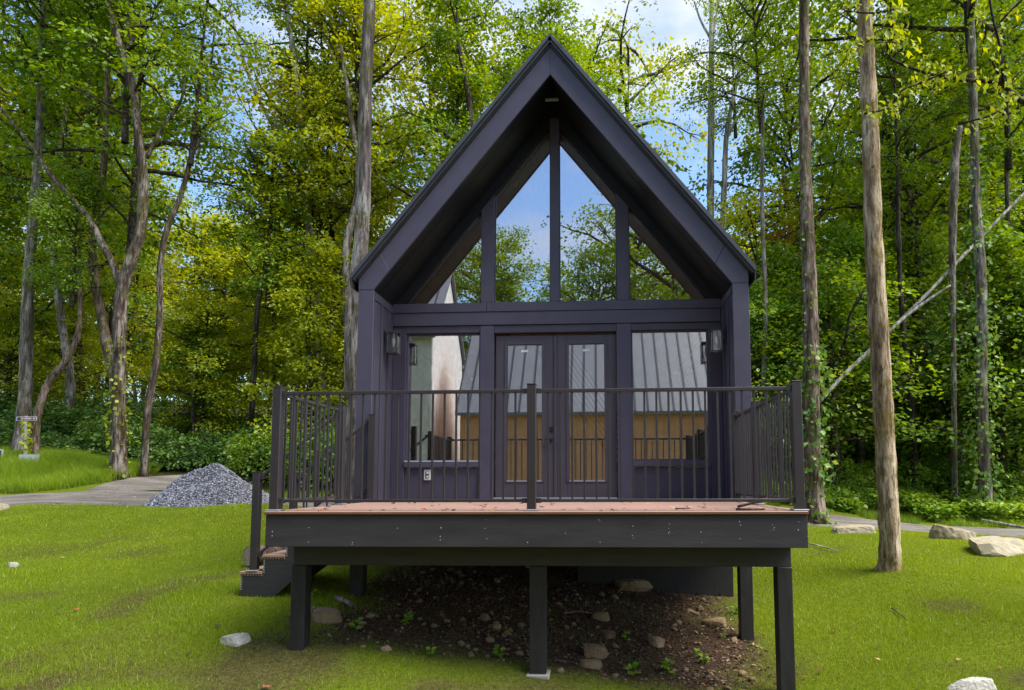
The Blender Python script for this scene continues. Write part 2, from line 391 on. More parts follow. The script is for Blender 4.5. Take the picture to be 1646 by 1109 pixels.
def ground_mat():
    m, t, b = new_mat('soil_and_turf'); p = geo_pos(t)
    def at(n):
        a = t.nodes.new('ShaderNodeAttribute'); a.attribute_name = n; return a.outputs['Fac']
    n1 = noise(t, 5, 8, .65, p); n2 = noise(t, 28, 6, .7, p); n3 = noise(t, 90, 4, .7, p)
    turf = ramp(t, n2, [(.3, (.075, .095, .012)), (.5, (.15, .20, .011)), (.7, (.22, .255, .035))])
    soil = ramp(t, n2, [(.3, (.03, .018, .012)), (.5, (.075, .046, .03)), (.72, (.16, .115, .08))])
    litter = ramp(t, n1, [(.3, (.035, .026, .016)), (.5, (.08, .075, .025)), (.7, (.15, .10, .05))])
    def mixc(f, a, b2):
        mm = t.nodes.new('ShaderNodeMix'); mm.data_type = 'RGBA'
        t.links.new(f, mm.inputs[0]); t.links.new(a, mm.inputs[6]); t.links.new(b2, mm.inputs[7]); return mm.outputs[2]
    c = mixc(at('soil'), turf, soil); c = mixc(at('forest'), c, litter)
    t.links.new(c, b.inputs['Base Color']); b.inputs['Roughness'].default_value = 1; b.inputs['Specular IOR Level'].default_value = .05
    ad = t.nodes.new('ShaderNodeMath'); ad.operation = 'ADD'; t.links.new(n2, ad.inputs[0]); t.links.new(n3, ad.inputs[1])
    bump(t, b, ad.outputs[0], .8, .05)
    return m
tag(link('ground', gm, ground_mat()), kind='structure')

# gravel drive: one sheet laid over the ground
def drive_mat():
    m, t, b = new_mat('drive_gravel'); p = geo_pos(t)
    n1 = noise(t, 3, 5, .6, p, (.25, 1, 1)); n2 = noise(t, 60, 4, .75, p)
    c1 = ramp(t, n1, [(.3, (.16, .142, .12)), (.5, (.27, .245, .215)), (.7, (.38, .355, .32))])
    c2 = ramp(t, n2, [(.35, (.35, .33, .32)), (.65, (1, 1, 1))])
    mm = t.nodes.new('ShaderNodeMix'); mm.data_type = 'RGBA'; mm.blend_type = 'MULTIPLY'; mm.inputs[0].default_value = .75
    t.links.new(c1, mm.inputs[6]); t.links.new(c2, mm.inputs[7]); t.links.new(mm.outputs[2], b.inputs['Base Color'])
    b.inputs['Roughness'].default_value = 1; b.inputs['Specular IOR Level'].default_value = .1; bump(t, b, n2, .8, .04); return m
def strip(name, cl, mat, lift=.03):
    """cl: list of x, y, half width along a path; draped sheet"""
    a = np.array(cl); tt = np.r_[0, np.cumsum(np.hypot(np.diff(a[:, 0]), np.diff(a[:, 1])))]
    q = np.arange(0, tt[-1], .2); x = np.interp(q, tt, a[:, 0]); y = np.interp(q, tt, a[:, 1]); h = np.interp(q, tt, a[:, 2])
    x = np.convolve(np.pad(x, 10, 'edge'), np.ones(21)/21, 'valid'); y = np.convolve(np.pad(y, 10, 'edge'), np.ones(21)/21, 'valid')
    dx, dy = np.gradient(x), np.gradient(y); l = np.hypot(dx, dy); nxx, nyy = -dy/l, dx/l
    k = 19; s = np.linspace(-1, 1, k)
    wob = (fbm(q*.8, q*0+3)-.5)*.5; wob2 = (fbm(q*.8+40, q*0+7)-.5)*.5
    off = h[:, None]*s[None] + np.where(s[None] > 0, wob[:, None], wob2[:, None])*np.abs(s[None])
    PX = x[:, None] + nxx[:, None]*off; PY = y[:, None] + nyy[:, None]*off
    PZ = gh(PX, PY) + lift*(1-np.abs(s[None])**6*1.6)
    i = np.arange(len(q)*k).reshape(len(q), k)
    f = np.stack([i[:-1, :-1], i[:-1, 1:], i[1:, 1:], i[1:, :-1]], -1).reshape(-1, 4)
    return tag(link(name, big_mesh(name, np.stack([PX, PY, PZ], -1).reshape(-1, 3), f, None, True), mat), kind='structure')
DM = drive_mat()
strip('gravel_drive', DRIVE, DM, .035)
_b = [G(255, 785), G(225, 768), U(235, 756, 15.6), U(330, 752, 19.0)]
strip('gravel_track', [(_b[0].x, 11.4, 1.3), (_b[1].x-.2, 12.8, 1.15), (_b[1].x+.5, 14.4, 1.0), (_b[1].x+4, 16.2, .9), (_b[1].x+9, 16.8, .9)], DM, .028)

# ------------------------------------------------------------------ the cabin
YW, YG = 2.395, 3.201            # front of the frame, glazed wall
WO, WI = 2.415, 2.2195           # frame, outer and inner half width
ZJ, ZR, ZRI, ZFO = 2.643, 5.767, 5.398, 2.774
SL = (ZR-ZFO)/WO                 # roof slope
YB = 9.2                         # back of the cabin
cabin = empty('cabin', (0, YG, -.3))
tag(cabin, 'black steep-gabled cabin with glass front standing behind the deck', 'cabin')
def cb(o):                       # parent keeping world coordinates
    o.parent = cabin; o.matrix_parent_inverse = Matrix.Translation((0, -YG, .3)); return o
def sub(o, p):
    o.parent = p; return o
ZI = ZJ                          # inner knee of the frame
# frame: two uprights and two rakes, butted
for s in (-1, 1):
    a, b_ = sorted((s*WO, s*WI))
    cb(box('frame_upright', M['fascia'], None, a, b_, YW, YW+.04, -.35, ZJ, .004))
    # rake split in two boards with a hairline joint
    def rk(x, top): return (ZR - SL*abs(x)) if top else (ZRI - (ZRI-ZJ)/WI*abs(x))
    xj = s*2.02
    for (xa, xb, nm) in ((0, xj-s*.0015, 0), (xj+s*.0015, s*WO, 1)):
        if nm == 0:
            pts = [(xa, rk(xa, 0)), (xb, rk(xb, 0)), (xb + s*.12, rk(xb+s*.12, 1)), (xa, rk(xa, 1))]
        else:
            pts = [(xa, rk(xa, 0)), (s*WI, ZJ), (s*WO, ZJ), (s*WO, ZFO), (xa+s*.12, rk(xa+s*.12, 1))]
        if s < 0: pts = pts[::-1]
        cb(MB().prism(pts, YW-.004, YW+.036).build('rake_board', M['fascia'], None, bevel=.003))
    # thin drip moulding along the top of the rake
    pts = [(s*.0, ZR+.002), (s*WO, ZFO+.002), (s*(WO+.012), ZFO+.030), (0, ZR+.030)]
    if s < 0: pts = pts[::-1]
    cb(MB().prism(pts, YW-.02, YW+.03).build('drip_edge', M['rail'], None))
    # inner cheek of the frame: boards and battens
    a, b_ = sorted((s*WI, s*(WO-.02)))
    cheek = cb(box('cheek_wall', M['siding'], None, a, b_, YW+.045, YG+.02, -.34, ZJ-.01))
    for yy in (YW+.28, YW+.56):
        sub(box('batten', M['siding'], None, *sorted((s*(WI-.014), s*(WI-.001))), yy, yy+.045, -.30, ZJ-.03, .003), cheek)
    sub(box('batten', M['siding'], None, *sorted((s*(WI-.012), s*(WI-.001))), YW+.05, YG-.03, ZJ-.12, ZJ-.03, .003), cheek)
    # outer side wall, split round an added window opening
    xa_, xb_ = sorted((s*(WO-.10), s*(WO-.012))); WY0, WY1, WZ0, WZ1 = YG+.9, YB-.7, .55, 2.35
    side = cb(box('side_wall', M['siding'], None, xa_, xb_, YG+.03, YB, -.34, WZ0))
    cb(box('side_wall', M['siding'], None, xa_, xb_, YG+.03, YB, WZ1, 2.55))
    cb(box('side_wall', M['siding'], None, xa_, xb_, YG+.03, WY0, WZ0+.001, WZ1-.001)); cb(box('side_wall', M['siding'], None, xa_, xb_, WY1, YB, WZ0+.001, WZ1-.001))
    added_window = cb(MB().box(xa_+.02, xb_-.02, WY0+.001, WY0+.05, WZ0+.001, WZ1-.001).box(xa_+.02, xb_-.02, WY1-.05, WY1-.001, WZ0+.001, WZ1-.001).box(xa_+.02, xb_-.02, (WY0+WY1)/2-.03, (WY0+WY1)/2+.03, WZ0+.001, WZ1-.001).build('window', M['fascia'], None))  # unseen side window, added so daylight reaches the plank ceiling
    sub(box('pane', M['glass'], None, xa_+.04, xa_+.046, WY0+.05, WY1-.05, WZ0+.001, WZ1-.001), added_window)
    for i in range(15):
        yy = YG+.25+i*.4
        sub(box('batten', M['siding'], None, *sorted((s*(WO-.011), s*(WO+.006))), yy, yy+.05, -.30, WZ0-.02), side)
    # roof plane: standing seam metal panels
    nrm = Vector((s*SL, 0, 1)).normalized()
    ex = WO+.045                                 # eave overhang in x
    def rp(x, off): 
        return Vector((s*x, 0, ZR+.034 - SL*x)) + nrm*off
    pts = [rp(0, 0), rp(ex, 0), rp(ex, .055), rp(0, .055)]
    mb = MB(); mb.prism([(p.x, p.z) for p in (pts if s > 0 else pts[::-1])], YW-.055, YB+.3)
    roof = cb(mb.build('roof', M['tin'], None))
    i = 0; yy = YW-.04
    while yy < YB+.3:
        p0, p1 = rp(.02, .058), rp(ex-.01, .058)
        sub(MB().bar((p0.x, yy+.012, p0.z+.012), (p1.x, yy+.012, p1.z+.012), .024, .045).build('seam', M['tinedge'], None), roof)
        yy += .406
    # eave drip flap
    p = rp(ex, .03)
    sub(MB().box(*sorted((p.x-.006*s, p.x+.008*s)), YW-.06, YB+.3, p.z-.11, p.z+.03).build('eave_flashing', M['rail'], None), roof)
    p0, p1 = rp(0, .03), rp(ex, .03)
    sub(MB().bar((p0.x, YW-.062, p0.z), (p1.x, YW-.062, p1.z), .012, .062, up=(0, 1, 0)).build('rake_flashing', M['tinedge'], None), roof)
    # soffit boards under the overhang
    def so(x): return ZRI - (ZRI-ZJ)/WI*x
    ns = 4
    for k in range(ns):
        ya = YW+.04 + k*(YG-YW-.02)/ns + .003; yb_ = YW+.04 + (k+1)*(YG-YW-.02)/ns - .003
        q = [(s*.002, so(0)+.012-.004*(k % 2)), (s*WI, so(WI)+.012-.004*(k % 2)), (s*WI, so(WI)+.045), (s*.002, so(0)+.045)]
        if s < 0: q = q[::-1]
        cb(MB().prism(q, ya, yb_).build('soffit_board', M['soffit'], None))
    # structural layer between soffit and roof
    q = [(0, ZRI+.06), (s*WI, ZJ+.06), (s*(WO-.02), ZFO-.03), (0, ZR-.04)]
    if s < 0: q = q[::-1]
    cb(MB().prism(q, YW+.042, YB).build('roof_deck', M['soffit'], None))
# ridge cap and ridge soffit light
rc = MB().prism([(-.15, ZR+.12-SL*.15), (0, ZR+.10), (.15, ZR+.12-SL*.15), (.15, ZR+.14-SL*.15), (0, ZR+.145), (-.15, ZR+.14-SL*.15)], YW-.07, YB+.3)
cb(rc.build('ridge_cap', M['tinedge'], None))
cb(box('ridge_bracket', M['plate'], None, -.085, .085, YW+.30, YW+.34, ZRI-.155, ZRI-.135))

# glazed wall -----------------------------------------------------
def gx(px, py=640): return U(px, py, YG).x
def gz(py, px=890): return U(px, py, YG).z
T0, T1 = YG-.02, YG+.10          # trim depth
zb0, zb1 = gz(522), gz(486)      # big beam between storeys
xw = [gx(632), gx(652), gx(772), gx(794), gx(992), gx(1015.5), gx(1141), gx(1160)]
xL0, xL1, xD0, xD1, xR0, xR1 = gx(652), gx(772), gx(794), gx(992), gx(1015.5), gx(1141)
zw0, zw1 = gz(741), gz(533)
# solid lower wall pieces
def wallpiece(n, x0, x1, z0, z1, y0=T0, m='siding', bv=.004): return cb(box(n, M[m], None, x0, x1, y0, T1, z0, z1, bv))
wallpiece('corner_trim', -WI+.002, xL0, 0, zb0-.002)
wallpiece('corner_trim', xR1, WI-.002, 0, zb0-.002)
wallpiece('jamb_trim', xL1, xD0, 0, zb0-.002, T0-.012, 'fascia')
wallpiece('jamb_trim', xD1, xR0, 0, zb0-.002, T0-.012, 'fascia')
for a, b_ in ((xL0, xL1), (xR0, xR1)):
    wallpiece('window_head', a+.001, b_-.001, zw1, zb0-.002)
    wallpiece('wall_panel', a+.001, b_-.001, 0, gz(752), T0+.03)
    wallpiece('window_sill', a+.001, b_-.001, gz(750), zw0, T0-.02, 'fascia')
wallpiece('door_head', xD0+.001, xD1-.001, gz(534), zb0-.002)
# storey beam in three boards
z3 = gz(500.5)
wallpiece('beam_board', -WI+.004, WI-.004, zb0+.004, z3-.003, T0-.022, 'fascia')
xm = gx(784, 493)
wallpiece('beam_board', -WI+.004, xm-.002, z3, zb1, T0-.034, 'fascia')
wallpiece('beam_board', xm+.002, WI-.004, z3, zb1, T0-.034, 'fascia')
# upper glazing: mullions and sloping head
xm1a, xm1b, xm2a, xm2b, xm3a, xm3b = gx(775.6, 420), gx(796.3, 420), gx(886.5, 300), gx(901.7, 300), gx(992.8, 420), gx(1012.7, 420)
p0 = U(653, 485.7, YG); p1 = U(774.8, 340.6, YG)
def head(x): # underside of the sloping head trim
    return p0.z + (p1.z-p0.z)/(p1.x-p0.x)*((-abs(x)) - p0.x)
def soz(x): return ZRI - (ZRI-ZJ)/WI*abs(x) + .014
for a, b_, n in ((xm1a, xm1b, 'mullion'), (xm3a, xm3b, 'mullion')):
    cb(MB().prism([(a, zb1+.002), (b_, zb1+.002), (b_, head(b_)-.001), (a, head(a)-.001)], T0-.02, T1).build(n, M['fascia'], None, bevel=.004))
cb(MB().prism([(xm2a, zb1+.002), (xm2b, zb1+.002), (xm2b, head(0)+.05), (xm2a, head(0)+.05)], T0-.03, T1).build('mullion', M['fascia'], None, bevel=.004))
for s in (-1, 1):
    xe = min(-p0.x, WI-.01)
    q = [(s*.0, head(0)), (s*xe, zb1+.001), (s*(WI-.003), zb1+.001), (s*(WI-.003), soz(WI)), (0, soz(0))]
    if s < 0: q = q[::-1]
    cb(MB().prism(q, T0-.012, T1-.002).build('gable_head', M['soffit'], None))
# panes
def pane(name, x0, x1, z0, z1, frame=.028, parent=None, yb=.045):
    """fixed window: thin frame (part) with its pane (sub-part)"""
    f = MB(); y0, y1 = YG+yb-.02, YG+yb+.03
    f.box(x0, x0+frame, y0, y1, z0, z1); f.box(x1-frame, x1, y0, y1, z0, z1)
    f.box(x0+frame, x1-frame, y0, y1, z0, z0+frame); f.box(x0+frame, x1-frame, y0, y1, z1-frame, z1)
    fo = cb(f.build('window', M['fascia'], None))
    sub(MB().box(x0+frame-.004, x1-frame+.004, YG+yb, YG+yb+.006, z0+frame-.004, z1-frame+.004).build('pane', M['glass'], None), fo)
    return fo
pane('window', xL0+.002, xL1-.002, zw0+.002, zw1-.002, .02)
pane('window', xR0+.002, xR1-.002, zw0+.002, zw1-.002, .02)
# pale weather-strip corner left at the sill
cb(box('sealant_bead', M['white'], None, xL0+.002, xL1-.02, YG-.012, YG+.02, zw0+.001, zw0+.012))
def gpane(pts):
    fr = MB(); k = len(pts); c = Vector((sum(p[0] for p in pts)/k, sum(p[1] for p in pts)/k))
    inn = []
    for p in pts:
        d = Vector(p)-c; inn.append(tuple(c + d*(1 - .022/ max(.2, d.length))))
    n = 0
    for i in range(k):
        j = (i+1) % k
        fr.prism([pts[i], pts[j], inn[j], inn[i]], YG+.025, YG+.075)
    fo = cb(fr.build('gable_window', M['siding'], None))
    sub(MB().prism(inn, YG+.045, YG+.051).build('pane', M['glass'], None), fo)
gpane([(p0.x+.01, zb1+.003), (xm1a-.001, zb1+.003), (xm1a-.001, head(xm1a)-.002)])
gpane([(xm1b+.001, zb1+.003), (xm2a-.001, zb1+.003), (xm2a-.001, head(xm2a)-.002), (xm1b+.001, head(xm1b)-.002)])
gpane([(xm2b+.001, zb1+.003), (xm3a-.001, zb1+.003), (xm3a-.001, head(xm3a)-.002), (xm2b+.001, head(xm2b)-.002)])
gpane([(xm3b+.001, zb1+.003), (-p0.x-.01, zb1+.003), (xm3b+.001, head(xm3b)-.002)])
# doors
zd1 = gz(538); xmid0, xmid1 = gx(890.4), gx(895.4)
def door(x0, x1, g0, g1, handle):
    zt, zbm = gz(549.6), gz(773); y0, y1 = YG+.03, YG+.075
    d = MB(); d.box(x0, g0, y0, y1, .03, zd1); d.box(g1, x1, y0, y1, .03, zd1)
    d.box(g0+.0005, g1-.0005, y0, y1, .03, zbm); d.box(g0+.0005, g1-.0005, y0, y1, zt, zd1)
    do = cb(d.build('door', M['door'], None, bevel=.003))
    f = MB(); k = .026
    f.box(g0-.012, g0+k, y0-.012, y0-.001, zbm-.012, zt+.012); f.box(g1-k, g1+.012, y0-.012, y0-.001, zbm-.012, zt+.012)
    f.box(g0+k+.001, g1-k-.001, y0-.012, y0-.001, zt-k, zt+.012)
    sub(f.build('glass_frame', M['door'], None, bevel=.003), do)
    sub(box('glass_sill', M['plate'], None, g0+k+.001, g1-k-.001, y0-.014, y0-.001, zbm-.010, zbm+.012), do)
    sub(box('pane', M['glass'], None, g0+.001, g1-.001, y0+.02, y0+.026, zbm+.001, zt-.001), do)
    sub(box('sticker', M['sticker'], None, (g0+g1)/2-.05, (g0+g1)/2+.045, y0+.014, y0+.0165, zt-.125, zt-.095), do)
    if handle:
        hx = gx(885)
        h = MB(); h.tube([(hx, y0, gz(707)), (hx, y0-.05, gz(707))], [.026, .026], 12)
        h.bar((hx+.008, y0-.052, gz(707)), (hx-.075, y0-.052, gz(706)), .016, .016)
        sub(h.build('lever_handle', M['black'], None), do)
        h = MB(); h.box(hx-.03, hx+.03, y0-.022, y0-.0005, gz(694), gz(686)); 
        sub(h.build('deadbolt', M['black'], None, bevel=.006), do)
    return do
door(gx(796.5), xmid0, gx(812), gx(874), True)
door(xmid1, gx(991), gx(911.5), gx(975), False)
cb(box('astragal', M['door'], None, xmid0+.001, xmid1-.001, YG+.012, YG+.08, .03, zd1, .003))
cb(box('door_threshold', M['plate'], None, xD0+.002, xD1-.002, YG-.015, YG+.1, .001, .028, .004))
# interior: floor, walls, plank ceiling, back wall, recessed lights
cb(box('interior_floor', M['floorwood'], None, -WO+.11, WO-.11, T1+.003, YB-.1, -.02, .0))
for s in (-1, 1):
    a_, b_ = sorted((s*(WO-.16), s*(WO-.105)))
    cb(box('interior_wall', M['drywall'], None, a_, b_, T1+.003, YB-.1, .002, .54)); cb(box('interior_wall', M['drywall'], None, a_, b_, T1+.003, YB-.1, 2.36, 2.52))
    cb(box('interior_wall', M['drywall'], None, a_, b_, T1+.003, YG+.89, .541, 2.359)); cb(box('interior_wall', M['drywall'], None, a_, b_, YB-.69, YB-.1, .541, 2.359))
    nk = 12
    ceil = None
    for k in range(nk):
        xa = k*(WO-.17)/nk+.002; xb = (k+1)*(WO-.17)/nk-.002
        zz = lambda x: ZRI-.02-(ZRI-.02-2.55)/(WO-.15)*x
        q = [(s*xa, zz(xa)), (s*xb, zz(xb)), (s*xb, zz(xb)+.03), (s*xa, zz(xa)+.03)]
        if s < 0: q = q[::-1]
        o = MB().prism(q, T1+.004, YB-.1).build('ceiling_plank', M['ceil'], None)
        cb(o)
    for yy in (YG+.55, YG+2.6):
        for xx in (.60,):
            m_ = MB(); c = Vector((s*xx, yy, zz(xx)-.004)); nn = Vector((-s*(ZRI-2.57)/(WO-.15), 0, -1)).normalized()
            m_.tube([c, c+nn*.012], [.055, .055], 16)
            cb(m_.build('recessed_light', M['white'], None))
cb(MB().prism([(-WO+.11, .0), (WO-.11, .0), (WO-.11, 2.5), (0, ZRI-.05), (-WO+.11, 2.5)], YB-.09, YB).build('back_wall', M['drywall'], None))
# interior stair with rail bars
st = cb(MB().bar((1.1, YG+1.6, .1), (-.35, YG+1.6, 2.3), .05, .22, up=(0, 1, 0)).build('interior_stringer', M['floorwood'], None))
for k in range(8):
    sub(MB().bar((1.05, YG+1.5, .25+k*.11), (.1, YG+1.5, 1.65+k*.11), .012, .012).build('stair_bar', M['rail'], None), st)
sub(MB().box(1.04, 1.08, YG+1.48, YG+1.52, .0, 1.12).build('stair_newel', M['rail'], None), st)
# floor frame and foundation under the cabin
cb(box('floor_frame', M['postblk'], None, -WO+.02, WO-.02, YW+.06, YB-.05, -.33, -.022))
cb(box('foundation', M['postblk'], None, .3, WO-.12, YW+.75, YW+.95, -1.6, -.335))
for xx in (-2.1, -.3):
    for yy in (3.6, 6.2, 8.6):
        cb(box('pier', M['concrete'], None, xx-.12, xx+.12, yy-.12, yy+.12, -1.35, -.335))

# ------------------------------------------------------------------ wall lanterns and outlet
def lantern(px, s):
    c = U(px, 548, YW+.45); x0 = s*WI; zc = c.z
    t = empty('wall_lantern', (x0, YW+.45, zc))
    side = 'beside the left window pale trunk' if s < 0 else ''
    y = 0
    def q(o): o.parent = t; return o
    ss = -s
    q(box('back_plate', M['lantern'], None, *sorted((ss*.016, ss*.034)), -.055, .055, .0, .16, .004))
    q(MB().bar((ss*.03, 0, .10), (ss*.06, 0, .10), .03, .03).build('arm', M['lantern'], None))
    f = MB(); a, b_ = .055, .185
    for xx in (a, b_):
        for yy in (-.065, .065):
            f.box(*sorted((ss*(xx-.006), ss*(xx+.006))), yy-.006, yy+.006, -.15, .12)
    for z_ in (-.156, .114):
        f.box(*sorted((ss*(a-.008), ss*(b_+.008))), -.073, -.059, z_, z_+.014); f.box(*sorted((ss*(a-.008), ss*(b_+.008))), .059, .073, z_, z_+.014)
        f.box(*sorted((ss*(a-.008), ss*(a+.006))), -.0585, .0585, z_, z_+.014); f.box(*sorted((ss*(b_-.006), ss*(b_+.008))), -.0585, .0585, z_, z_+.014)
    fr = q(f.build('cage', M['lantern'], None))
    q(box('roof_cap', M['lantern'], None, *sorted((ss*(a-.005), ss*(b_+.005))), -.07, .07, .1285, .14, .003))
    for yy in (-.0655, .0645):
        q(MB().box(*sorted((ss*(a+.008), ss*(b_-.008))), yy, yy+.002, -.142, .112).build('glass_pane', M['lglass'], None))
    q(MB().box(*sorted((ss*(b_-.001), ss*(b_+.001))), -.058, .058, -.142, .112).build('glass_pane', M['lglass'], None))
    q(MB().tube([(ss*.12, 0, .128), (ss*.12, 0, .05)], [.012, .014], 10).build('socket', M['white'], None))
    q(MB().tube([(ss*.12, 0, .05), (ss*.12, 0, .035), (ss*.12, 0, .0), (ss*.12, 0, -.035), (ss*.12, 0, -.075)], [.012, .019, .023, .015, .003], 10).build('flame_bulb', M['brass'], None, True))
    return t
tag(lantern(625, -1), 'black box wall lantern on the cabin cheek above the stair side of the deck', 'lantern')
tag(lantern(1158, 1), 'black box wall lantern on the cabin cheek farther from the stairs', 'lantern')
oc = U(687, 762, YG); oy = T0+.03
ou = empty('outdoor_outlet', (oc.x, oy, oc.z))
tag(ou, 'white weatherproof electrical outlet on the black panel below the window', 'outlet')
box('cover_plate', M['white'], ou, -.052, .052, -.022, -.001, -.072, .072, .008)
box('gasket', M['black'], ou, -.028, .020, -.026, -.0225, -.045, .045, .003)
for z_ in (-.024, .026):
    box('socket', M['white'], ou, -.014, .016, -.031, -.0265, z_-.014, z_+.014, .004)

# ------------------------------------------------------------------ the deck
DX0, DX1, OFF, HW = -2.224, 2.252, .0137, 2.196
deck = empty('deck', (0, 1.2, -1.3))
tag(deck, 'raised deck of brown planks on black posts with a thin black railing', 'deck')
def dk(o): o.parent = deck; o.matrix_parent_inverse = Matrix.Translation((0, -1.2, 1.3)); return o
rg = random.Random(5)
yy = -.10; k = 0
while yy < YG-.03:
    y1 = min(yy+.138, YG-.022)
    a, b_ = (DX0, DX1) if yy < YW-.02 else (-WI+.004, WI-.004)
    if k == 0:
        o = box('plank', M['nosing'], None, a, b_, yy, y1, -.026, rg.uniform(-.001, .0), .004)
        o.data.materials.append(M['plank'])
        for p in o.data.polygons:
            if p.normal.z > .5: p.material_index = 1
    else:
        o = box('plank', M['plank'], None, a, b_, yy, y1, -.026, rg.uniform(-.0012, .0), .003)
    dk(o); yy += .143; k += 1
    if yy < YW and yy+.138 > YW: yy = max(yy, YW-.135) if yy+.138 < YW+.03 else yy
fz0 = U(860, 879.5, -.075).z
fas = dk(box('fascia_board', M['deckblk'], None, DX0+.004, DX1-.004, -.078, -.040, fz0, -.0275, .004))
for px in (438, 494, 566, 637, 708, 780, 847, 907, 962, 1016, 1074, 1127, 1188, 1242, 1283, 1298):
    n = rg.choice((1, 2, 3, 3, 4)); ys_ = sorted(rg.uniform(834, 874) for _ in range(n))
    for py in ys_:
        c = U(px + rg.uniform(-1.6, 1.6), py, -.078)
        r = rg.uniform(.0028, .0046)
        sub(MB().tube([(c.x, -.0775, c.z), (c.x, -.0815, c.z)], [r, r*.8], 7).build('screw', M['screw'], None), fas)
for s, x in ((-1, DX0+.004), (1, DX1-.004)):
    dk(box('side_fascia', M['deckblk'], None, *sorted((x, x-s*.036)), -.039, YW-.01, fz0, -.0275, .003))
for i in range(9):
    x = DX0+.3+i*.485
    dk(box('joist', M['postblk'], None, x-.019, x+.019, -.039, YW-.05, fz0+.02, -.028))
YBM = .25
bx0, bx1 = U(470, 890, YBM).x, U(1270.3, 890, YBM).x
bz = U(860, 909.5, YBM).z
dk(box('beam', M['deckblk'], None, bx0, bx1, YBM, YBM+.04, bz, fz0+.018, .004))
dk(box('beam', M['postblk'], None, bx0, bx1, YBM+.085, YBM+.125, bz, fz0+.018, .004))
dk(box('rear_beam', M['postblk'], None, bx0, bx1, 1.72, 1.80, bz+.02, fz0+.018, .004))
def dpost(px0, px1, pyt, Yf, depth=.13):
    a, b_ = U(px0, 960, Yf).x, U(px1, 960, Yf).x; xm_ = (a+b_)/2
    z = gh(xm_, Yf+.06)
    dk(box('support_post', M['postblk'], None, a, b_, Yf-.004, Yf+depth, z-.25, pyt-.002, .006))
    return xm_, z
dpost(465.5, 488.5, bz, YBM); pm = dpost(849.5, 876, bz, YBM); dpost(1248.5, 1273, bz, YBM)
dpost(559.5, 581, bz+.02, 1.70); dpost(1188, 1209, bz+.02, 1.70)
dk(box('post_footing', M['concrete'], None, pm[0]-.10, pm[0]+.10, YBM-.03, YBM+.16, pm[1]-.1, pm[1]+.012, .01))

# railing: posts with base plates, rails with balusters
RT, RB = U(700, 629, 0).z, U(700, 803.5, 0).z
PW = .0375
def rpost(x, y, z0=0, h=1.06, name='railing_post', par=None):
    p = MB().box(x-PW, x+PW, y-PW, y+PW, z0+.012, z0+h).build(name, M['rail'], None, bevel=.004)
    (par or dk)(p)
    sub(box('base_plate', M['plate'], None, x-.062, x+.062, y-.062, y+.062, z0+.0015, z0+.014, .004), p)
    sub(box('post_cap', M['rail'], None, x-PW-.003, x+PW+.003, y-PW-.003, y+PW+.003, z0+h+.0005, z0+h+.008, .003), p)
    return p
baluster_me = {}
def rail(a, b_, n, zt=None, zb=None, par=None, zt2=None, zb2=None):
    """rails between two posts (x, y), n balusters; sloping when zt2, zb2 are given"""
    zt = RT if zt is None else zt; zb = RB if zb is None else zb
    zt2 = zt if zt2 is None else zt2; zb2 = zb if zb2 is None else zb2
    A = Vector((*a, 0)); B = Vector((*b_, 0)); d = (B-A).normalized()
    A = A + d*PW; B = B - d*PW
    tr = MB().bar(A + Vector((0, 0, zt)), B + Vector((0, 0, zt2)), .032, .030).build('top_rail', M['rail'], None, bevel=.003); (par or dk)(tr)
    br = MB().bar(A + Vector((0, 0, zb)), B + Vector((0, 0, zb2)), .030, .026).build('bottom_rail', M['rail'], None, bevel=.003); (par or dk)(br)
    for e, q in ((0, .022), (1, -.022)):
        P = (B if e else A) + d*q
        for o, z_ in ((tr, zt2 if e else zt), (br, zb2 if e else zb)):
            sub(MB().bar(P - d*.020 + Vector((0, 0, z_)), P + d*.020 + Vector((0, 0, z_)), .042, .040).build('rail_bracket', M['rail'], None), o)
    for i in range(n):
        t = (i+1)/(n+1); P = A.lerp(B, t); z0 = zb+(zb2-zb)*t+.012; z1 = zt+(zt2-zt)*t-.014
        key = round(z1-z0, 3)
        if key not in baluster_me:
            baluster_me[key] = MB().box(-.0085, .0085, -.0085, .0085, 0, z1-z0).mesh('baluster', bevel=.0015)
        o = link('baluster', baluster_me[key], M['rail']); o.location = (P.x, P.y, z0)
        if zt2 != zt: o.location.z = z0
        o.parent = tr
for x, y in ((OFF-HW, 0), (OFF, 0), (OFF+HW, 0), (OFF-HW, 1.385), (OFF+HW, 1.385), (OFF-HW, YW-.05), (OFF+HW, YW-.05)): rpost(x, y)
rail((OFF-HW, 0), (OFF, 0), 20); rail((OFF, 0), (OFF+HW, 0), 20)
rail((OFF-HW, 0), (OFF-HW, 1.385), 12); rail((OFF+HW, 0), (OFF+HW, 1.385), 12)
rail((OFF+HW, 1.385), (OFF+HW, YW-.05), 8)

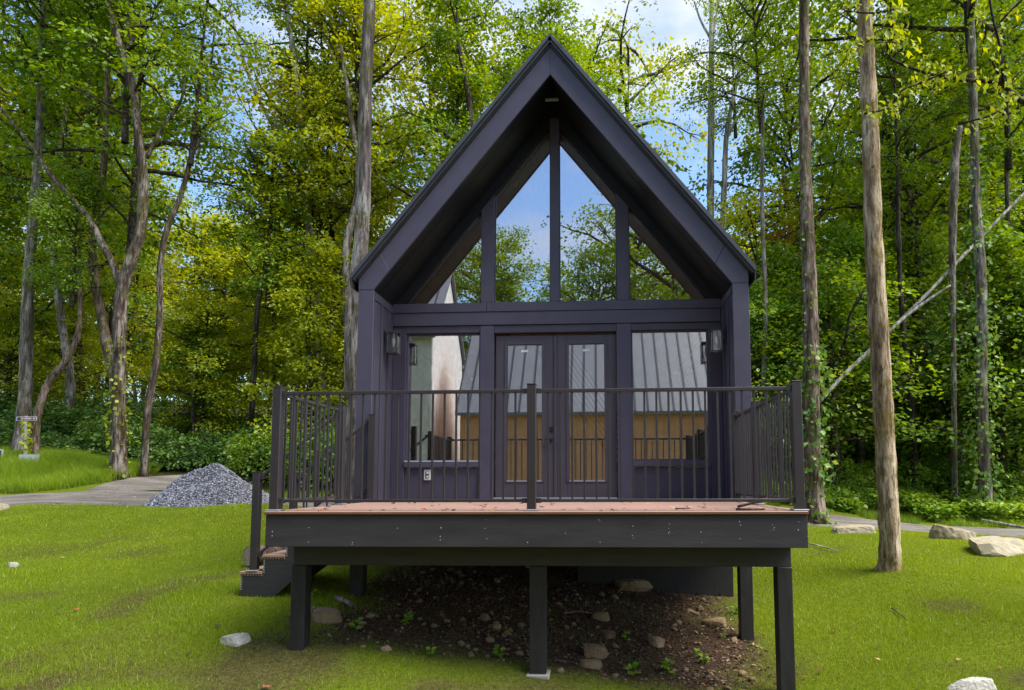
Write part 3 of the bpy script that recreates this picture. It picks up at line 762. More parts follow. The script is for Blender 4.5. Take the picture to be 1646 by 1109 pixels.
# ------------------------------------------------------------------ stairs on the left of the deck
YS0, YS1 = 1.40, 2.33
sx = [U(p, 900, YS0).x for p in (387, 423, 458.3)]
run = (sx[2]-sx[0])/2; rise = .176
stairs = empty('stairs', (sx[0], (YS0+YS1)/2, -1.0))
tag(stairs, 'short flight of black stringer stairs with brown treads and sloping railing', 'stairs')
def sp(o): o.parent = stairs; o.matrix_parent_inverse = Matrix.Translation((-sx[0], -(YS0+YS1)/2, 1.0)); return o
def sz(k): return -rise*k
nst = 4
edge = [sx[0]+run*i for i in range(nst+1)]      # left edge of tread 4, 3, 2, 1, then the deck side
for ysi, y0 in enumerate((YS0, YS1-.04)):
    zg = gh(sx[0]+.1, y0)
    pts = [(edge[0], zg-.08), (edge[0]+run*1.12, zg-.08), (edge[4]+.0, -.44), (edge[4], sz(1)-.03)]
    for i in (3, 2, 1, 0):
        k = 4-i
        pts += [(edge[i], sz(k)-.03)] if i == 0 else [(edge[i], sz(k)-.03), (edge[i], sz(k+1)-.03)]
    strg = sp(MB().prism(pts, y0, y0+.04).build('stringer', M['deckblk'], None))
    if ysi == 0:
        # pale notches along the cut edge
        for i in range(0, 3):
            k = 4-i
            for j in range(8):
                x = edge[i]+run*(j+.5)/8
                sub(MB().box(x-.007, x+.007, y0-.006, y0-.0005, sz(k)-.046, sz(k)-.031).build('edge_notch', M['cut'], None), strg)
            for j in range(6):
                z_ = sz(k)-.05-(rise-.03)*(j+.5)/6
                sub(MB().box(edge[i]+.001, edge[i]+.014, y0-.006, y0-.0005, z_-.008, z_+.006).build('edge_notch', M['plate'], None), strg)
for i in range(nst):
    k = 4-i
    for j in range(2):
        sp(box('tread_plank', M['plank'], None, edge[i]-.015+j*(run/2+.004), edge[i]-.018+(j+1)*(run/2+.004), YS0-.012, YS1+.012, sz(k)-.028, sz(k), .003))
    sp(box('riser_board', M['deckblk'], None, edge[i]+.004, edge[i]+.022, YS0+.041, YS1-.041, sz(k+1)+.002, sz(k)-.03))
nx_ = edge[0]+run*.5
for y in (YS0-.0+.04, YS1-.04):
    rpost(nx_, y, sz(4), 1.05, 'newel_post', sp)
m0 = Vector((OFF-HW, 0, 0))
for y, n in ((YS0+.04, 6), (YS1-.04, 6)):
    rail((nx_, y), (OFF-HW, y-.03 if y < 2 else YW-.05), n, sz(4)+1.0, sz(4)+.17, sp, RT-.02, RB+.09)

# ------------------------------------------------------------------ neighbouring cabins under construction, across the clearing (seen mirrored in the glass)
def neighbour(name, label, x0, x1, ye, floor, wallm, gm='sheath', ridge_h=3.1, eave=2.5, depth=2.45):
    """ye: y of the eave wall that faces the glass front; runs back to ye-2*depth"""
    g = empty(name, ((x0+x1)/2, ye-depth, gh((x0+x1)/2, ye-depth)))
    tag(g, label, 'cabin')
    inv = Matrix.Translation(tuple(-c for c in g.location))
    def q(o): o.parent = g; o.matrix_parent_inverse = inv; return o
    npn = int((x1-x0)/1.22)
    for i in range(npn):
        a = x0+.15+i*(x1-x0-.3)/npn; b_ = x0+.15+(i+1)*(x1-x0-.3)/npn
        q(box('wall_panel', M[wallm], None, a+.004, b_-.004, ye-.10, ye-.02, floor-.3, floor+1.6))
        q(box('wall_panel', M[wallm], None, a+.004, b_-.004, ye-.10, ye-.02, floor+1.61, eave-.02))
    q(box('wall_core', M['cut'], None, x0+.16, x1-.16, ye-2*depth+.1, ye-.11, floor-.3, eave-.05))
    for e, xx in ((0, x0+.13), (1, x1-.18)):
        q(MB().prism([(ye-2*depth+.05, floor-.3), (ye-.05, floor-.3), (ye-.05, eave-.03), (ye-depth, eave+ridge_h-.1), (ye-2*depth+.05, eave-.03)], xx, xx+.05).build('gable_wall', M[gm], None)).matrix_basis = Matrix(((0, 1, 0, 0), (1, 0, 0, 0), (0, 0, 1, 0), (0, 0, 0, 1)))
    for s in (-1, 1):
        yE, yR = ye-depth+s*(depth+.15), ye-depth
        zE, zR = eave-.12, eave+ridge_h
        mb = MB(); mb.v = [(x0, yE, zE), (x1, yE, zE), (x1, yR, zR), (x0, yR, zR), (x0, yE, zE+.1), (x1, yE, zE+.1), (x1, yR, zR+.1), (x0, yR, zR+.1)]
        mb.f = [(0, 1, 2, 3), (4, 5, 6, 7), (0, 1, 5, 4), (1, 2, 6, 5), (2, 3, 7, 6), (3, 0, 4, 7)]
        rf = q(mb.build('roof', M['tin2'], None))
        x = x0+.02
        while x < x1:
            sub(MB().bar((x, yE, zE+.12), (x, yR, zR+.12), .03, .05, up=(1, 0, 0)).build('seam', M['seam2'], None), rf); x += .42
    gz0 = gh(x0, ye)
    q(box('foundation', M['concrete'], None, x0+.3, x1-.3, ye-2*depth+.3, ye-.3, -1.9, floor-.305))
neighbour('neighbouring_cabin', 'unfinished cabin with tan sheathing and dark ribbed metal roof, mirrored in the right window', -4.1, 6.4, -9.2, -.15, 'sheath')
neighbour('neighbouring_cabin', 'unfinished cabin wrapped in pale sheeting, mirrored in the left window', -13.2, -4.9, -9.6, -.1, 'wrap', 'wrap', 3.0, 5.2)

# ------------------------------------------------------------------ leaves
def leaf_arrays(c, d, n, size, wid=.34, fold=.12):
    """c, d, n: (k,3) base point, direction, normal; size (k,). Two triangles folded along the midrib"""
    d = d/np.linalg.norm(d, axis=1, keepdims=True)
    s = np.cross(d, n); s /= np.maximum(np.linalg.norm(s, axis=1, keepdims=True), 1e-6)
    n = np.cross(s, d); z = size[:, None]
    mid = c + d*z*.45
    v = np.stack([c, mid + s*z*wid + n*z*fold, c + d*z, mid - s*z*wid + n*z*fold], 1).reshape(-1, 3)
    b = np.arange(len(c))[:, None]*4
    f = np.concatenate([b + np.array([[0, 1, 2]]), b + np.array([[0, 2, 3]])], 0)
    return v, f
def unit(v): return v/np.maximum(np.linalg.norm(v, axis=-1, keepdims=True), 1e-9)
def sprays(rng, cen, axis, per, rs, leaf, droop=.25, tilt=.5, flat=.10, jit=.12, tone0=None):
    """leafy flattened sprays round each centre; returns verts, tris, tone"""
    k = len(cen); cc = np.repeat(cen, per, 0); ax = np.repeat(axis, per, 0)
    R_ = np.repeat(rs*rng.uniform(.6, 1.35, k), per)
    th = rng.uniform(0, 2*np.pi, k*per); rr = np.sqrt(rng.random(k*per))*R_
    up = unit(np.repeat(np.array([[0, 0, 1.]]) + .35*axis + rng.normal(0, tilt*.45, (k, 3)), per, 0))
    e1 = unit(np.cross(up, np.array([[.3, .9, .1]]))); e2 = np.cross(up, e1)
    o = e1*(np.cos(th)*rr)[:, None] + e2*(np.sin(th)*rr)[:, None]
    p = cc + o + up*rng.normal(0, flat, k*per)[:, None]
    p[:, 2] -= droop*(rr/rs)**2*rs*.6
    d = unit(o + .001) + ax*.6 + rng.normal(0, .45, (k*per, 3)); d[:, 2] -= .45
    n = up + rng.normal(0, tilt, (k*per, 3))
    sz = leaf*rng.uniform(.65, 1.3, k*per)
    v, f = leaf_arrays(p, d, n, sz)
    tn = (np.repeat(np.clip((tone0 if tone0 is not None else rng.normal(.45, .2, k)), 0, 1), per) + rng.normal(0, jit, k*per))
    return v, f, np.repeat(np.clip(tn, 0, 1), 4)
def crown_variant(seed, H, Rr, nl, spl, per, leaf, rs=.75, shape=0):
    """limbs and leaves of one crown, base of the crown at the origin. Returns (limb mesh, leaf mesh)"""
    rng = np.random.default_rng(seed); pr = random.Random(seed)
    mb = MB(); cen = []; axs = []
    lean = rng.normal(0, .03, 2)
    for i in range(nl):
        t = (i+rng.random())/nl; h0 = t*H*.92
        if shape == 0: prof = .45+.75*math.sin(math.pi*min(1, .12+t*.9))       # rounded
        elif shape == 1: prof = 1.05-.75*t                                      # conical
        else: prof = .8+.4*math.sin(6*t+seed)                                   # ragged column
        L = Rr*prof*rng.uniform(.55, 1.15); a = i*2.399+rng.uniform(-.6, .6); el_ = rng.uniform(.05, .75)*(1-.3*t)+.25*t
        d = np.array([math.cos(a)*math.cos(el_), math.sin(a)*math.cos(el_), math.sin(el_)])
        p = np.array([lean[0]*h0, lean[1]*h0, h0]); P = [p.copy()]
        nseg = 5
        for k in range(nseg):
            d = unit(d + rng.normal(0, .16, 3) + np.array([0, 0, -.05])); p = p + d*L/nseg; P.append(p.copy())
        r0 = .018*L+.012
        mb.tube(P, [r0*(1-.85*k/nseg) for k in range(nseg+1)], 5, False)
        for k in range(spl):
            u = rng.uniform(.3, 1.05)*nseg; j = min(int(u), nseg-1)
            q = P[j] + (P[j+1]-P[j])*(u-j) + rng.normal(0, 1, 3)*np.array([.34, .34, .22])*L*.35
            cen.append(q); axs.append(d)
            if k % 2 == 0: mb.tube([P[j], (P[j]+q)/2 + np.array([0, 0, .08]), q], [r0*.35, r0*.25, .004], 3, False)
    # leader
    mb.tube([(0, 0, -.5), (lean[0]*H*.5, lean[1]*H*.5, H*.5), (lean[0]*H, lean[1]*H, H*.96)], [.02*H**.5+.05, .04, .012], 6, False)
    cen = np.array(cen); axs = np.array(axs)
    v, f, tn = sprays(rng, cen, axs, per, rs, leaf)
    me = big_mesh('crown', v, f, {'tone': tn})
    return mb.mesh('limbs', True), me
CR = {}
def crowns(kind, H, Rr, nl, spl, per, leaf, rs, shapes, seeds):
    CR[kind] = [crown_variant(s, H, Rr, nl, spl, per, leaf, rs, sh) + (H,) for s, sh in zip(seeds, shapes)]
crowns('tall', 12, 3.2, 46, 9, 34, .145, .60, (0, 2, 0, 2), (11, 12, 13, 14))
crowns('open', 9, 3.0, 26, 8, 30, .14, .60, (0, 2, 0), (21, 22, 23))
crowns('under', 6, 2.3, 34, 8, 30, .125, .50, (2, 1, 0), (31, 32, 33))
crowns('far', 13, 3.6, 38, 9, 22, .24, .80, (0, 2, 0), (41, 42, 43))
LIMB_M = {}
def crown_obj(kind, i, leafm, parent, loc, sc, rz, limbm='twig'):
    lm, me, H = CR[kind][i % len(CR[kind])]
    key = (kind, i % len(CR[kind]), leafm)
    if key not in LIMB_M:
        m2 = me.copy(); m2.materials.clear(); m2.materials.append(M[leafm]); LIMB_M[key] = m2
        if not lm.materials: lm.materials.append(M[limbm])
    for n, m_ in (('limb', lm), ('crown', LIMB_M[key])):
        o = bpy.data.objects.new(n, m_); COL.objects.link(o); o.parent = parent
        o.location = loc; o.scale = (sc[0], sc[0], sc[1]) if isinstance(sc, tuple) else (sc,)*3; o.rotation_euler = (0, 0, rz)
def catmull(P, n=6):
    P = [Vector(p) for p in P]; Q = [P[0]*2-P[1]] + P + [P[-1]*2-P[-2]]; o = []
    for i in range(1, len(Q)-2):
        a, b_, c, d = Q[i-1], Q[i], Q[i+1], Q[i+2]
        for j in range(n):
            t = j/n; o.append(.5*((2*b_)+(c-a)*t+(2*a-5*b_+4*c-d)*t*t+(3*b_-a-3*c+d)*t**3))
    o.append(P[-1]); return o
def trunk_mesh(paths, seg=10, rough=.06, seed=1, base=True):
    """paths: list of [(x,y,z,r)...]"""
    rng = random.Random(seed); mb = MB()
    for k, P in enumerate(paths):
        pts = catmull([p[:3] for p in P], 7); rr = np.interp(np.linspace(0, len(P)-1, len(pts)), range(len(P)), [p[3] for p in P])
        rr = [r*(1+.05*math.sin(i*1.7+seed)+(.35*math.exp(-i*.9) if k == 0 and base else 0)) for i, r in enumerate(rr)]
        mb.tube(pts, rr, seg, True, rough, rng)
    return mb
def ivy(path, rng, n, spread, size, tone=.55):
    P = catmull([p[:3] for p in path], 8); rr = np.interp(np.linspace(0, len(path)-1, len(P)), range(len(path)), [p[3] for p in path])
    P = np.array([tuple(p) for p in P]); u = rng.random(n)*(len(P)-1.001); j = u.astype(int); fr = (u-j)[:, None]
    c = P[j]*(1-fr)+P[j+1]*fr; a = rng.uniform(0, 2*np.pi, n); o = np.stack([np.cos(a), np.sin(a), 0*a], 1)
    c = c + o*(np.array(rr)[j]*1.02 + np.abs(rng.normal(0, spread, n)))[:, None]
    d = o*.5 + rng.normal(0, .5, (n, 3)); d[:, 2] -= .6
    v, f = leaf_arrays(c, d, o+rng.normal(0, .4, (n, 3)), size*rng.uniform(.6, 1.3, n), .42)
    return big_mesh('ivy', v, f, {'tone': np.repeat(np.clip(rng.normal(tone, .2, n), 0, 1), 4)})

# trees traced from the photograph: each path is pixels (x, y, width) on an upright plane at that tree's own distance
def traced(name, label, barkm, depth, paths, crown=(), ivyn=None, ground=True, seg=12, group=None):
    Yt = CY+depth; px_m = lambda p: p[2]/FPX*depth/2*(.90 if depth > 16 else 1.0)
    out = []
    rng = random.Random(len(label)*7+int(depth*10))
    for k, P in enumerate(paths):
        L = []; wob = 0
        for i, p in enumerate(P):
            q = U(p[0], p[1], Yt)
            if k > 0 or i > 0: wob += rng.uniform(-.12, .12)
            if k > 0 and i == 0: wob = 0
            L.append([q.x, q.y+wob, q.z, max(.012, px_m(p))])
        out.append(L)
    b = out[0][0]
    if ground:
        b[2] = gh(b[0], b[1]) - .06
    t = empty(name, (b[0], b[1], b[2])); tag(t, label, 'tree', group)
    inv = (b[0], b[1], b[2])
    loc = [[(q[0]-inv[0], q[1]-inv[1], q[2]-inv[2], q[3]) for q in L] for L in out]
    o = trunk_mesh(loc, seg, .05, len(label), ground).build('trunk', M[barkm], t, True)
    for (kind, i, leafm, px, py, sc) in crown:
        q = U(px, py, Yt) - Vector(inv)
        crown_obj(kind, i, leafm, t, q, sc, (px*13 % 628)/100)
    if ivyn:
        for (pi, a, b_, n, spr, sz, lm) in ivyn:
            me = ivy(loc[pi][a:b_], np.random.default_rng(n), n, spr, sz); link('ivy', me, M[lm], t)
    return t
traced('broadleaf_tree', 'tall straight tan-barked trunk scarred with dark marks, standing alone in the lawn', 'bark_tan', 9.35,
       [[(1427, 921, 33), (1424, 860, 30), (1416, 700, 29), (1408, 560, 29), (1398, 400, 27), (1390, 230, 25), (1384, 90, 23), (1379, -60, 21), (1372, -260, 17), (1366, -460, 10)]],
       [('tall', 0, 'leaf_mid', 1376, -190, 1.0)])
traced('broadleaf_tree', 'tall rough-barked trunk with vines, growing just past the drive by the deck corner', 'bark_brown', 14.6,
       [[(1309, 812, 30), (1306, 700, 26), (1304, 560, 25), (1302, 420, 22), (1300, 280, 19), (1298, 120, 17), (1297, -20, 15), (1296, -200, 11)]],
       [('tall', 1, 'leaf_mid', 1297, -60, .9)], [(0, 0, 3, 420, .14, .13, 'leaf_shrub'), (0, 1, 6, 260, .05, .10, 'leaf_dark')])
traced('broadleaf_tree', 'mottled pale-grey trunk rising close behind the left eave of the cabin', 'bark_grey', 11.6,
       [[(562, 812, 26), (566, 700, 24), (572, 560, 24), (580, 430, 25), (586, 300, 24), (592, 160, 22), (599, 30, 20), (604, -90, 18), (610, -300, 11)],
        [(561, 640, 14), (566, 520, 15), (573, 430, 13), (578, 380, 9), (580, 350, 4)]],
       [('tall', 2, 'leaf_mid', 606, -160, .9)])
traced('broadleaf_tree', 'forked moss-spotted trunk splitting into a wide Y above the roadside shrubs', 'bark_moss', 19.2,
       [[(193, 724, 26), (193, 640, 24), (198, 540, 23), (200, 470, 22), (216, 420, 20), (233, 370, 19), (240, 290, 16), (236, 220, 14), (224, 140, 13), (205, 70, 12), (186, -10, 10), (170, -120, 7)],
        [(200, 475, 15), (186, 430, 13), (170, 395, 12), (145, 350, 11), (120, 318, 9), (84, 275, 8), (48, 225, 6), (0, 165, 5)],
        [(238, 250, 8), (262, 200, 6), (290, 150, 5), (300, 90, 3)]],
       [('open', 0, 'leaf_mid', 205, 200, 1.05), ('tall', 0, 'leaf_mid', 150, 60, .8)], [(0, 0, 3, 200, .06, .13, 'leaf_yel')])
traced('broadleaf_tree', 'tall straight grey trunk behind the roadside sign', 'bark_grey', 20.6,
       [[(31, 730, 25), (36, 640, 22), (42, 540, 20), (50, 430, 18), (57, 330, 15), (66, 210, 13), (74, 80, 12), (80, -60, 9)]],
       [('tall', 1, 'leaf_mid', 70, 150, .85)])
traced('broadleaf_tree', 'slim crooked trunk beside the forked tree', 'bark_moss', 19.8,
       [[(233, 722, 12), (240, 660, 12), (252, 580, 12), (259, 500, 11), (261, 430, 11), (272, 370, 10), (292, 310, 9), (307, 245, 8), (318, 190, 7), (334, 120, 5), (345, 40, 3)],
        [(305, 260, 6), (322, 220, 5), (342, 185, 4), (360, 160, 3)]],
       [('open', 1, 'leaf_mid', 310, 240, .9)])
traced('broadleaf_tree', 'bent trunk curving sideways between the sign and the shrubs', 'bark_brown', 20.0,
       [[(58, 728, 14), (60, 680, 13), (66, 640, 13), (78, 605, 13), (98, 582, 12), (112, 560, 11), (119, 530, 10), (121, 480, 8), (118, 420, 7)]],
       [('under', 0, 'leaf_mid', 118, 470, .75)])
traced('broadleaf_tree', 'thick brown trunk standing deeper in the woods behind the bent tree', 'bark_brown', 27.0,
       [[(124, 690, 22), (125, 600, 20), (126, 510, 19), (128, 400, 17), (131, 260, 14), (135, 80, 9)]],
       [('tall', 3, 'leaf_mid', 130, 330, .95)])
traced('broadleaf_tree', 'pale tree dividing into two long bare white stems above the gravel pile', 'bark_pale', 24.0,
       [[(528, 690, 16), (520, 600, 15), (512, 480, 15), (506, 390, 15), (499, 320, 14), (495, 250, 13), (492, 180, 12), (486, 110, 10), (474, 40, 9), (464, -40, 7)],
        [(499, 335, 11), (482, 312, 10), (466, 285, 9), (454, 235, 9), (444, 205, 8), (420, 160, 7), (398, 105, 6), (384, 50, 5), (368, -10, 4)],
        [(455, 205, 7), (462, 172, 6), (470, 160, 4)]],
       [('open', 2, 'leaf_mid', 495, 130, .8), ('open', 0, 'leaf_yel', 505, 360, .7)])
traced('broadleaf_tree', 'slender dark trunk with drooping leafy layers left of the pale twin stems', 'bark_dark', 23.0,
       [[(402, 690, 10), (410, 600, 10), (416, 500, 9), (428, 420, 8), (434, 350, 7), (437, 270, 5), (440, 200, 3)]],
       [('under', 2, 'leaf_mid', 432, 470, 1.05)])
traced('broadleaf_tree', 'bare pale trunk against the open sky beyond the roof', 'bark_pale', 27.0,
       [[(1147, 700, 15), (1146, 480, 14), (1144, 330, 13), (1145, 200, 12), (1146, 100, 10), (1147, -20, 8)],
        [(1146, 70, 6), (1155, 30, 5), (1163, -20, 4)], [(1144, 60, 5), (1130, 35, 4), (1120, 5, 3)]],
       [('open', 1, 'leaf_mid', 1146, -10, .75)])
traced('broadleaf_tree', 'pale slanting trunk forking behind the right eave', 'bark_pale', 26.0,
       [[(1160, 620, 12), (1162, 420, 11), (1166, 300, 10), (1170, 220, 9), (1180, 165, 8), (1192, 110, 6), (1200, 60, 4)],
        [(1170, 225, 6), (1190, 190, 5), (1215, 165, 4), (1236, 150, 3)]],
       [('open', 2, 'leaf_mid', 1185, 210, .7)])
traced('broadleaf_tree', 'vine-covered trunk at the edge of the drive beyond the flat boulders', 'bark_grey', 16.8,
       [[(1584, 838, 24), (1582, 760, 19), (1578, 640, 17), (1575, 520, 17), (1572, 420, 17), (1570, 330, 16), (1568, 220, 14), (1563, 100, 13), (1556, -30, 11)]],
       [('tall', 3, 'leaf_mid', 1562, 60, .9)], [(0, 0, 4, 700, .22, .12, 'leaf_shrub'), (0, 3, 7, 300, .12, .12, 'leaf_dark')])
traced('broadleaf_tree', 'pale broken-topped trunk leaning on the vine-covered one', 'bark_grey', 17.6,
       [[(1528, 690, 8), (1530, 520, 9), (1530, 400, 12), (1536, 300, 14), (1543, 240, 13), (1548, 205, 9)]], [])
for lab, P, cr_ in (('dark reddish trunk leaning outward from a twin base deep in the woods', [(1528, 762, 26), (1516, 690, 22), (1502, 610, 20), (1488, 540, 17), (1478, 440, 13), (1474, 300, 9)], ('tall', 0, 'leaf_mid', 1476, 430, .8)),
                    ('dark reddish trunk standing upright beside its leaning twin', [(1540, 768, 28), (1534, 690, 22), (1534, 600, 20), (1545, 500, 18), (1560, 380, 15), (1572, 200, 12), (1574, 0, 9)], ('tall', 2, 'leaf_mid', 1572, 180, .85))):
    traced('broadleaf_tree', lab, 'bark_brown', 21.5, [P], [cr_], [(0, 0, 3, 160, .1, .12, 'leaf_dark')])
traced('broadleaf_tree', 'thin dark trunk between the leaning twins and the dead trunk', 'bark_dark', 18.8,
       [[(1468, 745, 11), (1462, 640, 10), (1452, 520, 9), (1448, 400, 8), (1446, 240, 6)]], [('open', 0, 'leaf_mid', 1446, 300, .6)])
traced('broadleaf_tree', 'thin dark upright trunk right of the vine-covered one', 'bark_dark', 18.8,
       [[(1628, 790, 11), (1626, 660, 10), (1630, 520, 9), (1624, 380, 8), (1626, 200, 6)]], [('open', 2, 'leaf_mid', 1626, 260, .6)])
traced('broadleaf_tree', 'slim grey trunk standing close to the right eave', 'bark_grey', 18.8,
       [[(1228, 800, 9), (1226, 640, 9), (1229, 500, 8), (1224, 340, 7), (1226, 160, 5)]], [('open', 0, 'leaf_mid', 1226, 200, .6)])
traced('leaning_dead_tree', 'bleached dead trunk leaning diagonally through the woods', 'bark_pale', 17.4,
       [[(1318, 648, 6), (1355, 608, 7), (1396, 570, 8), (1445, 524, 7), (1495, 474, 6), (1560, 408, 6), (1650, 318, 5), (1740, 230, 4)],
        [(1420, 545, 6), (1462, 508, 5), (1505, 478, 5), (1530, 462, 3)]], [], ground=False)
# tree outside the frame whose branch hangs into the upper right corner
tb = U(1830, 950, CY+7.2)
br = [[(1835, 960, 40), (1830, 700, 36), (1820, 500, 33), (1812, 330, 30), (1806, 100, 26), (1800, -200, 20)],
      [(1812, 330, 18), (1740, 240, 13), (1680, 190, 10), (1646, 163, 8.5), (1612, 136, 7.5), (1570, 123, 6.5), (1535, 117, 6), (1502, 103, 5), (1475, 82, 4.4), (1455, 65, 4), (1446, 40, 3.4), (1441, 20, 3), (1450, 0, 2.4)],
      [(1532, 116, 3.2), (1505, 126, 2.8), (1478, 136, 2.6), (1452, 150, 2.4), (1440, 168, 2.2), (1420, 178, 1.8), (1395, 182, 1.4)],
      [(1616, 138, 4.5), (1604, 90, 4), (1585, 55, 3.4), (1577, 20, 3), (1572, -20, 2.4)],
      [(1597, 72, 2.6), (1612, 40, 2.2), (1640, 12, 1.8)],
      [(1460, 68, 2.2), (1440, 56, 2), (1410, 57, 1.7), (1380, 72, 1.5), (1335, 85, 1.1)],
      [(1441, 18, 2), (1415, 12, 1.7), (1370, 8, 1.2)],
      [(1632, 152, 3), (1615, 172, 2.4), (1590, 195, 1.8), (1545, 205, 1.2)]]
frb = traced('broadleaf_tree', 'overhanging branch with large yellow-green leaves reaching in over the lawn', 'bark_dark', 7.2, br, [], seg=8)
rng = np.random.default_rng(77); C_, D_ = [], []
for P in br[1:]:
    for i in range(len(P)-1):
        if P[i][0] > 1660: continue
        n = 21
        for _ in range(n):
            t = rng.random(); q = U(P[i][0]+(P[i+1][0]-P[i][0])*t + rng.normal(0, 9), P[i][1]+(P[i+1][1]-P[i][1])*t + rng.normal(2, 9), CY+7.2+rng.normal(0, .12))
            C_.append(q - frb.location); D_.append((rng.normal(0, .6), rng.normal(0, .5), -.75))
C_ = np.array([tuple(c) for c in C_]); D_ = np.array(D_)
nn_ = np.stack([rng.normal(0, .5, len(C_)), rng.normal(-.5, .4, len(C_)), rng.normal(.7, .3, len(C_))], 1)
v, f = leaf_arrays(C_, D_, nn_, rng.uniform(.05, .098, len(C_)), .30)
link('foliage', big_mesh('foliage', v, f, {'tone': np.repeat(np.clip(rng.normal(.6, .22, len(C_)), 0, 1), 4)}), M['leaf_yel'], frb)

# forest trees that only their place tells apart
TRK = {}
def std_trunk(i, barkm):
    if (i, barkm) not in TRK:
        rg = random.Random(i*31+5); P = []; x = y = 0
        for k in range(7):
            P.append((x, y, k*3.0, .19*(1-.12*k))); x += rg.uniform(-.35, .35); y += rg.uniform(-.3, .3)
        me = trunk_mesh([P], 8, .05, i).mesh('trunk', True); me.materials.append(M[barkm]); TRK[(i, barkm)] = (me, P)
    return TRK[(i, barkm)]
def forest_tree(x, y, kind, ci, leafm, Ht, base, rng, label, group, barkm, wide=1.0):
    """Ht: height of the whole tree, base: height where its crown begins"""
    z = gh(x, y)
    lk = {'leaf_cover': 'bright-green', 'leaf_mid': 'green-leaved', 'leaf_yel': 'yellow-green', 'leaf_dark': 'dark-leaved'}[leafm]; bk = {'bark_dark': 'near-black', 'bark_brown': 'brown', 'bark_grey': 'grey'}[barkm]
    sp_ = {'tall': 'full-crowned', 'open': 'open-crowned', 'under': 'bushy', 'far': 'broad-crowned'}[kind]
    t = empty('forest_tree', (x, y, z-.1)); tag(t, '%s %s %s with %s trunk' % (lk, sp_, label, bk), 'tree', '%s %s %s, %s trunks' % (lk, sp_, group, bk))
    i = rng.integers(0, 4); me, P = std_trunk(int(i), barkm)
    o = bpy.data.objects.new('trunk', me); COL.objects.link(o); o.parent = t
    H = CR[kind][ci % len(CR[kind])][2]; sz_ = (Ht-base)/H
    ts = (Ht/20)**.8*rng.uniform(.8, 1.25); o.scale = (ts, ts, (base+.55*(Ht-base))/18); o.rotation_euler = (rng.normal(0, .02), rng.normal(0, .02), rng.uniform(0, 6.28))
    crown_obj(kind, ci, leafm, t, (0, 0, base), (wide*(.35+.65*sz_), sz_), rng.uniform(0, 6.28))
rng = np.random.default_rng(2024)
def inview(x, y, pad):
    d = y-CY; s = (x-CX)/d
    return -.98-pad/d < s < .74+pad/d
def sky_limit(x, y):
    """tallest tree (m above eye) that leaves the openings of sky the photograph shows"""
    d = y-CY; q = 951+(x-CX)/d*FPX
    if y > 31.5 and q < 900: return .50*d
    if 330 < q < 470: return .40*d
    if 1000 < q < 1260: return (.42 if q < 1200 else .50)*d
    return 99
def row(y0, y1, step, kinds, leafs, barks, label, group, hr, baser, jit=.42, wide=1.0):
    y = y0
    while y < y1:
        x = -(y-CY)*1.0 - 3
        while x < (y-CY)*.76+3:
            px_, py_ = x+rng.normal(0, step*jit), y+rng.normal(0, step*jit)
            lim = sky_limit(px_, py_); Ht = rng.uniform(*hr); base = rng.uniform(*baser)
            if Ht + gh(px_, py_) > lim:
                Ht = lim*rng.uniform(.75, 1.0) - gh(px_, py_); base = min(base, Ht*.3)
            if inview(px_, py_, 2.5) and Ht > 2.5 and py_ > 14.4:
                k = int(rng.integers(0, len(kinds)))
                forest_tree(px_, py_, kinds[k], int(rng.integers(0, 4)), leafs[int(rng.integers(0, len(leafs)))], Ht, base, rng,
                            label, group, barks[int(rng.integers(0, len(barks)))], wide)
            x += step
        y += step
row(16.5, 21, 4.0, ('under',), ('leaf_mid', 'leaf_dark', 'leaf_mid', 'leaf_yel'), ('bark_dark', 'bark_brown'),
    'understory tree at the front edge of the woods', 'understory trees along the woods', (5, 9), (.9, 2.2))
row(16, 20, 4.2, ('tall', 'tall', 'open'), ('leaf_mid', 'leaf_mid', 'leaf_yel'), ('bark_dark', 'bark_brown', 'bark_grey'),
    'tall tree in the first rank of the woods', 'trees in the first rank of the woods', (17, 22), (6, 10))
row(21.5, 31, 4.8, ('tall', 'tall', 'open'), ('leaf_mid', 'leaf_mid', 'leaf_yel', 'leaf_yel'), ('bark_dark', 'bark_brown', 'bark_dark', 'bark_grey'),
    'tall tree within the woods behind the drive', 'trees within the woods', (18, 24), (2.5, 7.0))
row(32, 52, 6.4, ('far', 'tall'), ('leaf_yel', 'leaf_mid', 'leaf_yel'), ('bark_dark', 'bark_brown'),
    'tree farther back on the rising slope', 'trees on the slope', (14, 21), (.8, 4.0), wide=1.1)
row(54, 84, 9.5, ('far',), ('leaf_yel', 'leaf_mid'), ('bark_dark',),
    'tree on the distant hillside', 'trees on the distant hillside', (9, 14), (.3, 1.5), wide=1.2)
for x_, dep, Ht, b_ in ((1232, 19.5, 6.5, .8), (1275, 21, 8, 1.0), (1345, 18.6, 7, 1.2), (1385, 20.5, 8.5, 1.5), (1612, 18.6, 8.2, 1.2), (1655, 19.6, 7.5, .8), (1690, 18.4, 7, 1)):
    p = U(x_, 760, CY+dep); forest_tree(p.x, p.y, 'under', 1 if Ht > 7 else 0, 'leaf_cover' if int(dep*10) % 2 else 'leaf_mid', Ht, b_, rng, 'low-branching tree on the bank past the drive', 'layered trees on the bank', 'bark_brown', 1.15)
